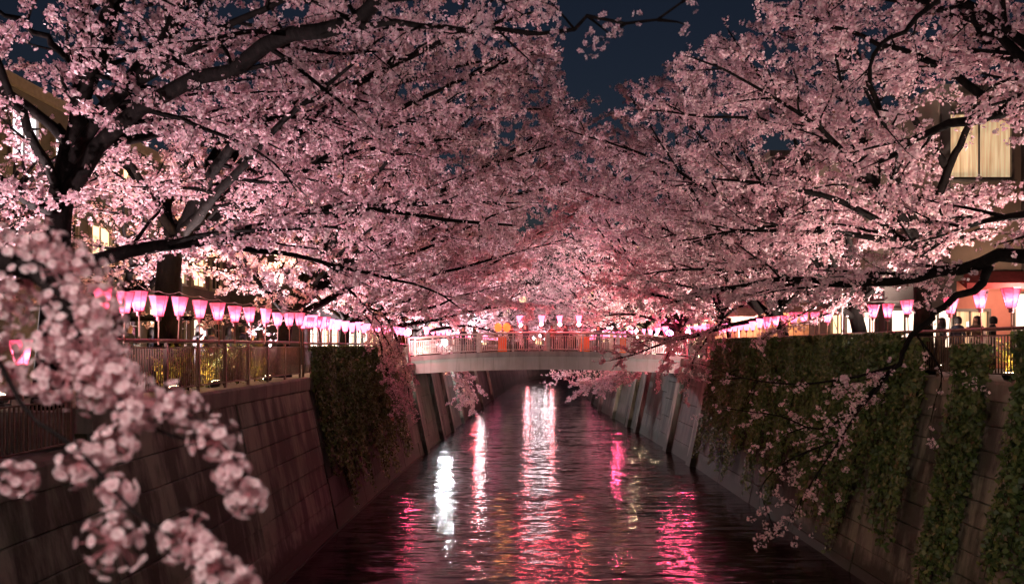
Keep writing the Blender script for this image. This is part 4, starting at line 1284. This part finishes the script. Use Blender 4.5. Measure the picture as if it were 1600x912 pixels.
# ---------------------------------------------------------------- buildings
def building(name, label, x0, x1, y0, y1, z0, z1, mat, cat='building'):
    o = thing(name, label, cat, ((x0 + x1) / 2, (y0 + y1) / 2, z0))
    cx, cy = (x0 + x1) / 2, (y0 + y1) / 2
    MB().box((x0 - cx, y0 - cy, 0), (x1 - cx, y1 - cy, z1 - z0)).build('wall', mat, o)
    MB().box((x0 - cx - 0.15, y0 - cy - 0.15, z1 - z0), (x1 - cx + 0.15, y1 - cy + 0.15, z1 - z0 + 0.35)).build('parapet', 'frame', o)
    return o
def window(o, face, u0, u1, z0, z1, d, pane, bars=(1, 1), depth=0.12):
    """window on a wall: face 'x' (plane x=d) or 'y' (plane y=d), world coordinates"""
    L = np.array(o.location)
    def bx(ua, ub, za, zb, da, db):
        if face == 'y': return (np.array((ua, min(da, db), za)) - L, np.array((ub, max(da, db), zb)) - L)
        return (np.array((min(da, db), ua, za)) - L, np.array((max(da, db), ub, zb)) - L)
    s_ = -1 if face == 'y' or d > 0 else 1
    fr = MB()
    t = 0.09
    for a in ((u0 - t, u1 + t, z0 - t, z0), (u0 - t, u1 + t, z1, z1 + t), (u0 - t, u0, z0, z1), (u1, u1 + t, z0, z1)):
        fr.box(*bx(*a, d - s_ * 0.02, d + s_ * depth))
    for k in range(1, bars[0] + 1):
        u = u0 + (u1 - u0) * k / (bars[0] + 1)
        fr.box(*bx(u - 0.03, u + 0.03, z0, z1, d + s_ * 0.025, d + s_ * 0.06))
    for k in range(1, bars[1] + 1):
        z = z0 + (z1 - z0) * k / (bars[1] + 1)
        fr.box(*bx(u0, u1, z - 0.025, z + 0.025, d + s_ * 0.027, d + s_ * 0.062))
    f_ = fr.build('window', 'frame', o)
    MB().box(*bx(u0, u1, z0, z1, d + s_ * 0.004, d + s_ * 0.02)).build('pane', pane, f_)
    MB().box(*bx(u0 - 0.15, u1 + 0.15, z0 - t - 0.06, z0 - t, d, d + s_ * 0.2)).build('sill', 'coping', f_)

FX = -15.6
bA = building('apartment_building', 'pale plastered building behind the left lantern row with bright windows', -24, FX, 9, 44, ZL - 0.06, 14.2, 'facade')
lit = {(1, 22.4): 'pane_cool'}
for fl in range(3):
    z0 = ZL + 1.1 + fl * 2.9
    for k, y in enumerate(np.arange(10.6, 43, 2.35)):
        pane = 'pane_dark'
        if fl == 2 and k in (6, 7): pane = 'pane_cool'
        if fl == 1 and k in (5, 8): pane = 'pane_warm'
        if fl == 0 and k in (10, 12): pane = 'pane_white'
        if fl == 1 and k in (11, 12): pane = 'pane_warm'
        if fl == 2 and k in (9, 12): pane = 'pane_warm'
        if fl == 0 and k < 9: continue
        window(bA, 'x', y, y + 1.35, z0, z0 + 1.5, FX, pane)
bB = building('shop_building', 'darker building with lit shop windows beyond the pale building, left bank', -20, -12.0, 46, 72, ZL - 0.06, 15, 'dark_wall')
for fl in range(3):
    for k, y in enumerate(np.arange(47, 70, 2.8)):
        window(bB, 'x', y, y + 1.9, ZL + 0.9 + fl * 3, ZL + 2.6 + fl * 3, -12.0, ('pane_white' if k % 3 == 0 else 'pane_warm') if fl == 0 else ('pane_warm' if (k + fl) % 4 == 0 else 'pane_dark'))
bR = building('apartment_building', 'beige building with a large lit upper window, right bank', 15.0, 26, 28, 40, ZR - 0.06, 14.9, 'plaster_beige')
window(bR, 'y', 15.3, 17.5, 12.0, 14.2, 28, 'pane_cream', (1, 0))
window(bR, 'y', 18.3, 19.8, 12.0, 14.1, 28, 'pane_dark', (1, 1))
window(bR, 'y', 18.0, 19.8, 8.8, 10.6, 28, 'pane_dark', (1, 1))
for x in (15.05, 17.9):
    MB().box((x - 20.5, -6.14, 3.2), (x + 0.3 - 20.5, -6.003, 9.5)).build('pilaster', 'plaster', bR)
# salmon shop front in the ground floor
L_ = np.array(bR.location)
MB().box((15.1 - L_[0], 27.85 - L_[1], 0.02), (25.6 - L_[0], 27.995 - L_[1], 3.2)).build('shop_front', 'plaster_salmon', bR)
window(bR, 'y', 17.55, 19.6, 6.0, 7.9, 27.85, 'pane_white', (1, 0))
window(bR, 'y', 15.4, 16.6, 6.0, 7.3, 27.85, 'pane_cream', (1, 0))
aw = MB()
aw.add([(15.2, 27.8, 8.7), (25, 27.8, 8.7), (25, 26.6, 8.2), (15.2, 26.6, 8.2), (15.2, 27.8, 8.62), (25, 27.8, 8.62), (25, 26.6, 8.0), (15.2, 26.6, 8.0)],
       [(0, 3, 2, 1), (4, 5, 6, 7), (3, 7, 6, 2), (0, 4, 7, 3), (1, 2, 6, 5), (0, 1, 5, 4)])
aw.v = [tuple(np.array(v) - L_) for v in aw.v]
aw.build('awning', 'awning', bR)
lamp('shop_lamp', 'POINT', 200, (1.0, 0.62, 0.45), bR, (17.0 - L_[0], 26.0 - L_[1], 2.6), 0.15)
# gabled house
hs = thing('gabled_house', 'dark gabled house between the trees behind the right lanterns', 'house', (16.7, 39, ZR - 0.06))
MB().box((-2.3, -3, 0), (2.3, 3, 4.4)).build('wall', 'dark_wall', hs)
g = MB()
g.add([(-2.7, -3.3, 4.4), (2.7, -3.3, 4.4), (0, -3.3, 7.2), (-2.7, 3.3, 4.4), (2.7, 3.3, 4.4), (0, 3.3, 7.2)], [(0, 1, 2), (3, 5, 4), (0, 2, 5, 3), (1, 4, 5, 2), (0, 3, 4, 1)])
g.build('roof', 'roof', hs)
window(hs, 'y', 15.4, 16.4, ZR + 1.0, ZR + 2.2, 36, 'pane_warm')
window(hs, 'y', 16.9, 17.9, ZR + 1.0, ZR + 2.2, 36, 'pane_warm')
# cafe
cf = building('cafe_kiosk', 'low cafe with white lit front windows behind the right lanterns', 12.4, 14.8, 26.5, 31, ZR - 0.06, ZR + 2.9, 'plaster')
window(cf, 'y', 12.6, 13.5, ZR + 0.7, ZR + 1.9, 26.5, 'pane_white', (1, 0))
window(cf, 'y', 13.7, 14.6, ZR + 0.7, ZR + 1.9, 26.5, 'pane_white', (1, 0))
for k, y in enumerate((27.0, 28.4, 29.7)):
    window(cf, 'x', y, y + 1.0, ZR + 0.7, ZR + 1.9, 12.4, 'pane_white' if k < 2 else 'pane_warm', (1, 0))
bS = building('apartment_building', 'tall dim building far along the right bank behind the stalls', 15, 26, 46, 72, ZR - 0.06, 17, 'dark_wall')
for fl in range(4):
    for k, y in enumerate(np.arange(47, 70, 2.8)):
        window(bS, 'x', y, y + 1.7, ZR + 0.9 + fl * 3, ZR + 2.5 + fl * 3, 15, 'pane_warm' if (k * 3 + fl) % 4 == 0 or fl == 0 else 'pane_dark')
# far blocks closing the street
for i, (x0, x1, Y, h) in enumerate(((-60, -26, 150, 22), (-24, -6, 215, 26), (-4, 16, 225, 19), (18, 44, 210, 30), (46, 90, 160, 24))):
    b_ = building('far_building', f'dim city block closing the distance, {ordinal(i)} from the left', x0, x1, Y, Y + 15, 4.9, 4.9 + h, 'dark_wall')
    for fl in range(int(h // 4)):
        for k, x in enumerate(np.arange(x0 + 1.5, x1 - 2.5, 4.5)):
            window(b_, 'y', x, x + 2, 6.4 + fl * 4, 8.2 + fl * 4, Y, 'pane_warm' if (k * 5 + fl * 3 + i) % 4 == 0 else 'pane_dark', (1, 0))
# far bright lamps at the bend (their light streaks down the water)
for i, (x, Y, z) in enumerate(((2.7, 126, 6.3), (3.9, 128, 6.6), (4.9, 126, 6.9), (5.9, 127, 6.4), (6.9, 126, 6.6))):
    red_ = i in (0, 4)
    o = thing('street_lamp', f'bright {"red" if red_ else "white"} street lamp at the canal bend, {ordinal(i)} of five from the left', 'street lamp', (x, Y + 14, 5.0), 0, 'street lamps at the bend')
    MB().tube([(0, 0, 0), (0, 0, z - 4.4)], [0.07, 0.05], 8).build('post', 'housing', o)
    MB().lathe([(0, -0.24), (0.16, -0.17), (0.23, 0), (0.16, 0.17), (0, 0.24)], 10, (0, 0, z - 4.1)).build('globe', 'globe_far' if red_ else 'lens_bend', o, True)
    lamp('glow', 'POINT', 300, (1.0, 0.85, 0.9), o, (0, 0, z - 3.2), 0.3)

# ---------------------------------------------------------------- food stalls on the right bank
def stall(loc, label, lit_col, cloth):
    o = thing('food_stall', label, 'stall', loc, 0, 'stalls on the right bank')
    MB().bev((-1.1, -0.7, 0), (1.1, 0.7, 0.95), 0.02).build('counter', 'stall_wood', o)
    for sx in (-1.05, 1.05):
        for sy in (-0.65, 0.65):
            MB().tube([(sx, sy, 0.95), (sx, sy, 2.3)], 0.03, 6).build('post', 'pole', o)
    c = MB()
    c.add([(-1.3, -0.95, 2.25), (1.3, -0.95, 2.25), (1.3, 0.95, 2.25), (-1.3, 0.95, 2.25), (-1.2, 0, 2.75), (1.2, 0, 2.75)], [(0, 1, 5, 4), (2, 3, 4, 5), (1, 2, 5), (3, 0, 4), (3, 2, 1, 0)])
    c.build('canopy', cloth, o)
    MB().box((-1.05, 0.6, 0.97), (1.05, 0.63, 2.24)).build('back_cloth', cloth, o)
    for x in (-0.5, 0.5):
        MB().lathe([(0, -0.06), (0.05, -0.03), (0.055, 0.02), (0.02, 0.08)], 8, (x, 0, 2.05)).build('bulb', 'bulb', o, True)
    lamp('stall_light', 'POINT', 40, lit_col, o, (0, -0.1, 1.8), 0.1)
stall((12.6, 36, ZR - 0.06), 'orange-lit wooden food stall nearest the hedge, right bank', (1.0, 0.55, 0.25), 'stall_cloth')
stall((12.4, 40.5, ZR - 0.06), 'food stall in the middle of the three stalls, right bank', (1.0, 0.55, 0.3), 'stall_cloth')
stall((12.3, 45.0, ZR - 0.06), 'food stall closest to the footbridge, right bank', (1.0, 0.6, 0.35), 'stall_cloth')
# white pole with a bracket
p = P(1315, 525, 24.5)
o = thing('pole', 'thin white pole with a cross wire beside the right hedge', 'pole', (p[0], 24.5, ZR - 0.06))
MB().tube([(0, 0, 0), (0.0, 0, p[2] - ZR + 1.75)], 0.035, 8).build('mast', 'pole', o)
MB().tube([(0, 0, 2.15), (1.5, -2.2, 2.05)], 0.012, 4).build('cross_wire', 'wire', o)
MB().tube([(0, 0, 0.9), (-0.35, 0.1, 2.0)], 0.016, 5).build('brace', 'pole', o)

# ---------------------------------------------------------------- people
def body_mesh(arm=0, lean=0.0):
    """standing figure, 1.66 m, one continuous skinned surface; arm=1 lifts the right forearm"""
    J = {'pel': (0, 0, 0.92, .135, .11), 'bel': (0, 0.01, 1.08, .13, .105), 'che': (0, lean * 0.5, 1.27, .165, .115), 'sho': (0, lean * 0.7, 1.37, .10, .08),
         'nek': (0, lean * 0.8, 1.44, .055, .055), 'hd0': (0, lean + 0.01, 1.50, .075, .085), 'hd1': (0, lean + 0.012, 1.58, .082, .095), 'hd2': (0, lean, 1.645, .05, .06)}
    E = [('pel', 'bel'), ('bel', 'che'), ('che', 'sho'), ('sho', 'nek'), ('nek', 'hd0'), ('hd0', 'hd1'), ('hd1', 'hd2')]
    for s_, n in ((-1, 'l'), (1, 'r')):
        up = arm and s_ == 1
        J['s' + n] = (s_ * 0.17, lean * 0.6, 1.35, .065, .065)
        J['e' + n] = (s_ * 0.23, 0.06 if up else -0.02, 1.10, .048, .048)
        J['w' + n] = (s_ * 0.12, 0.28, 1.30, .034, .034) if up else (s_ * 0.22, 0.05, 0.87, .034, .034)
        J['h' + n] = (s_ * 0.09, 0.30, 1.39, .036, .022) if up else (s_ * 0.21, 0.07, 0.78, .036, .022)
        J['t' + n] = (s_ * 0.10, 0, 0.86, .095, .095)
        J['k' + n] = (s_ * 0.11, 0.02, 0.49, .062, .062)
        J['a' + n] = (s_ * 0.115, -0.02, 0.09, .042, .042)
        J['f' + n] = (s_ * 0.125, 0.13, 0.04, .04, .035)
        E += [('sho', 's' + n), ('s' + n, 'e' + n), ('e' + n, 'w' + n), ('w' + n, 'h' + n), ('pel', 't' + n), ('t' + n, 'k' + n), ('k' + n, 'a' + n), ('a' + n, 'f' + n)]
    ks = list(J)
    me = bpy.data.meshes.new('person')
    me.from_pydata([J[k][:3] for k in ks], [(ks.index(a), ks.index(b_)) for a, b_ in E], [])
    o = bpy.data.objects.new('tmp', me)
    COL.objects.link(o)
    md = o.modifiers.new('skin', 'SKIN')
    sv = me.skin_vertices[0].data
    for i, k in enumerate(ks):
        sv[i].radius = J[k][3:5]
        sv[i].use_root = (k == 'pel')
    sb = o.modifiers.new('sub', 'SUBSURF'); sb.levels = 1; sb.render_levels = 1
    dg = bpy.context.evaluated_depsgraph_get()
    dg.update()
    out = bpy.data.meshes.new_from_object(o.evaluated_get(dg))
    bpy.data.objects.remove(o)
    for p_ in out.polygons:
        p_.use_smooth = True
        z = p_.center.z
        hand = abs(p_.center.x) > 0.05 and ((not arm and z < 0.86 and abs(p_.center.x) > 0.17 and z > 0.7) or (arm and p_.center.y > 0.24))
        p_.material_index = 2 if (z > 1.43 or hand) else (1 if z < 0.84 else 0)
    return out
hair_m = MB()
hair_m.lathe([(0.098, -0.12), (0.112, -0.03), (0.108, 0.05), (0.07, 0.10), (0.0, 0.118)], 12, (0, -0.02, 1.575))
hair_mesh = hair_m.mesh('hair', True); hair_mesh.materials.append(M['hair'])
longh = MB()
longh.lathe([(0.10, -0.30), (0.125, -0.15), (0.115, -0.02), (0.105, 0.05), (0.07, 0.10), (0.0, 0.118)], 12, (0, -0.035, 1.575))
long_mesh = longh.mesh('hair', True); long_mesh.materials.append(M['hair'])
BM = [body_mesh(0, 0.0), body_mesh(1, 0.03), body_mesh(0, 0.06)]
phone_me = MB().bev((-0.037, 0, 0), (0.037, 0.009, 0.15), 0.004).mesh('phone'); phone_me.materials.append(M['phone'])
def person(X, Y, z, rz, v, coat, label, hair=0, scale=1.0):
    o = thing('person', label, 'person', (X, Y, z), rz, 'people on the banks and bridge')
    o.scale = (scale,) * 3
    me = BM[v].copy()
    for mm in (coat, 'trousers', 'skin'): me.materials.append(M[mm])
    link('body', me, None, o)
    link('hair', long_mesh if hair else hair_mesh, None, o)
    if v == 1:
        q = thing('phone', 'lit phone held up behind the left railing, ' + label.split(', ')[-1] + '' if X < 0 else 'lit phone held up in front of the salmon shop', 'phone', (0, 0, 0))
        r_ = Matrix.Rotation(rz, 3, 'Z') @ Vector((0.085, 0.325, 1.36))
        q.location = (X + r_.x * scale, Y + r_.y * scale, z + r_.z * scale)
        q.rotation_euler = (0, 0, rz)
        link('case', phone_me, None, q)
ppl = [(199, 21.5), (239, 22.0), (262, 24), (313, 22.5), (331, 23.0), (360, 23.5), (379, 24.2), (408, 26)]
coats = ['jacket_black', 'jacket_navy', 'jacket_brown', 'jacket_black', 'jacket_grey', 'jacket_black', 'jacket_navy', 'jacket_brown']
words = {'jacket_black': 'black jacket', 'jacket_navy': 'navy coat', 'jacket_brown': 'brown coat', 'jacket_grey': 'grey coat'}
for i, (x, Y) in enumerate(ppl):
    X = (x - 800) * Y / F_PX
    v = 1 if i in (3, 6) else (2 if i % 3 == 0 else 0)
    person(X, Y, ZL - 0.06, R(-90 + random.uniform(-50, 50)), v, coats[i], f'person in {words[coats[i]]} behind the left railing, {ordinal(i)} from the left', i % 2, random.uniform(0.95, 1.03))
for i, (x, Y) in enumerate(((1496, 24), (1526, 23.5), (1551, 23.8), (1470, 25))):
    X = (x - 800) * Y / F_PX
    c = coats[(i + 1) % 4]
    person(X, Y, ZR - 0.06, R(90 + random.uniform(-50, 50)), 1 if i == 1 else 0, c, f'person in {words[c]} in front of the salmon shop, at {["left of the pair", "left of the two heads", "right of the two heads", "the tree trunk"][i]}', i % 2)
for i, x in enumerate((724, 742, 800, 822, 862, 884, 935, 1000)):
    Y = BY0 + 1.5
    X = (x - 800) * Y / F_PX
    c = coats[(i + 3) % 8]
    person(X, Y, arch(X) - 0.02, R(180 + random.uniform(-60, 60)), 0 if i % 3 else 2, c, f'person in {words[c]} on the footbridge, {ordinal(i)} from the left', i % 2)
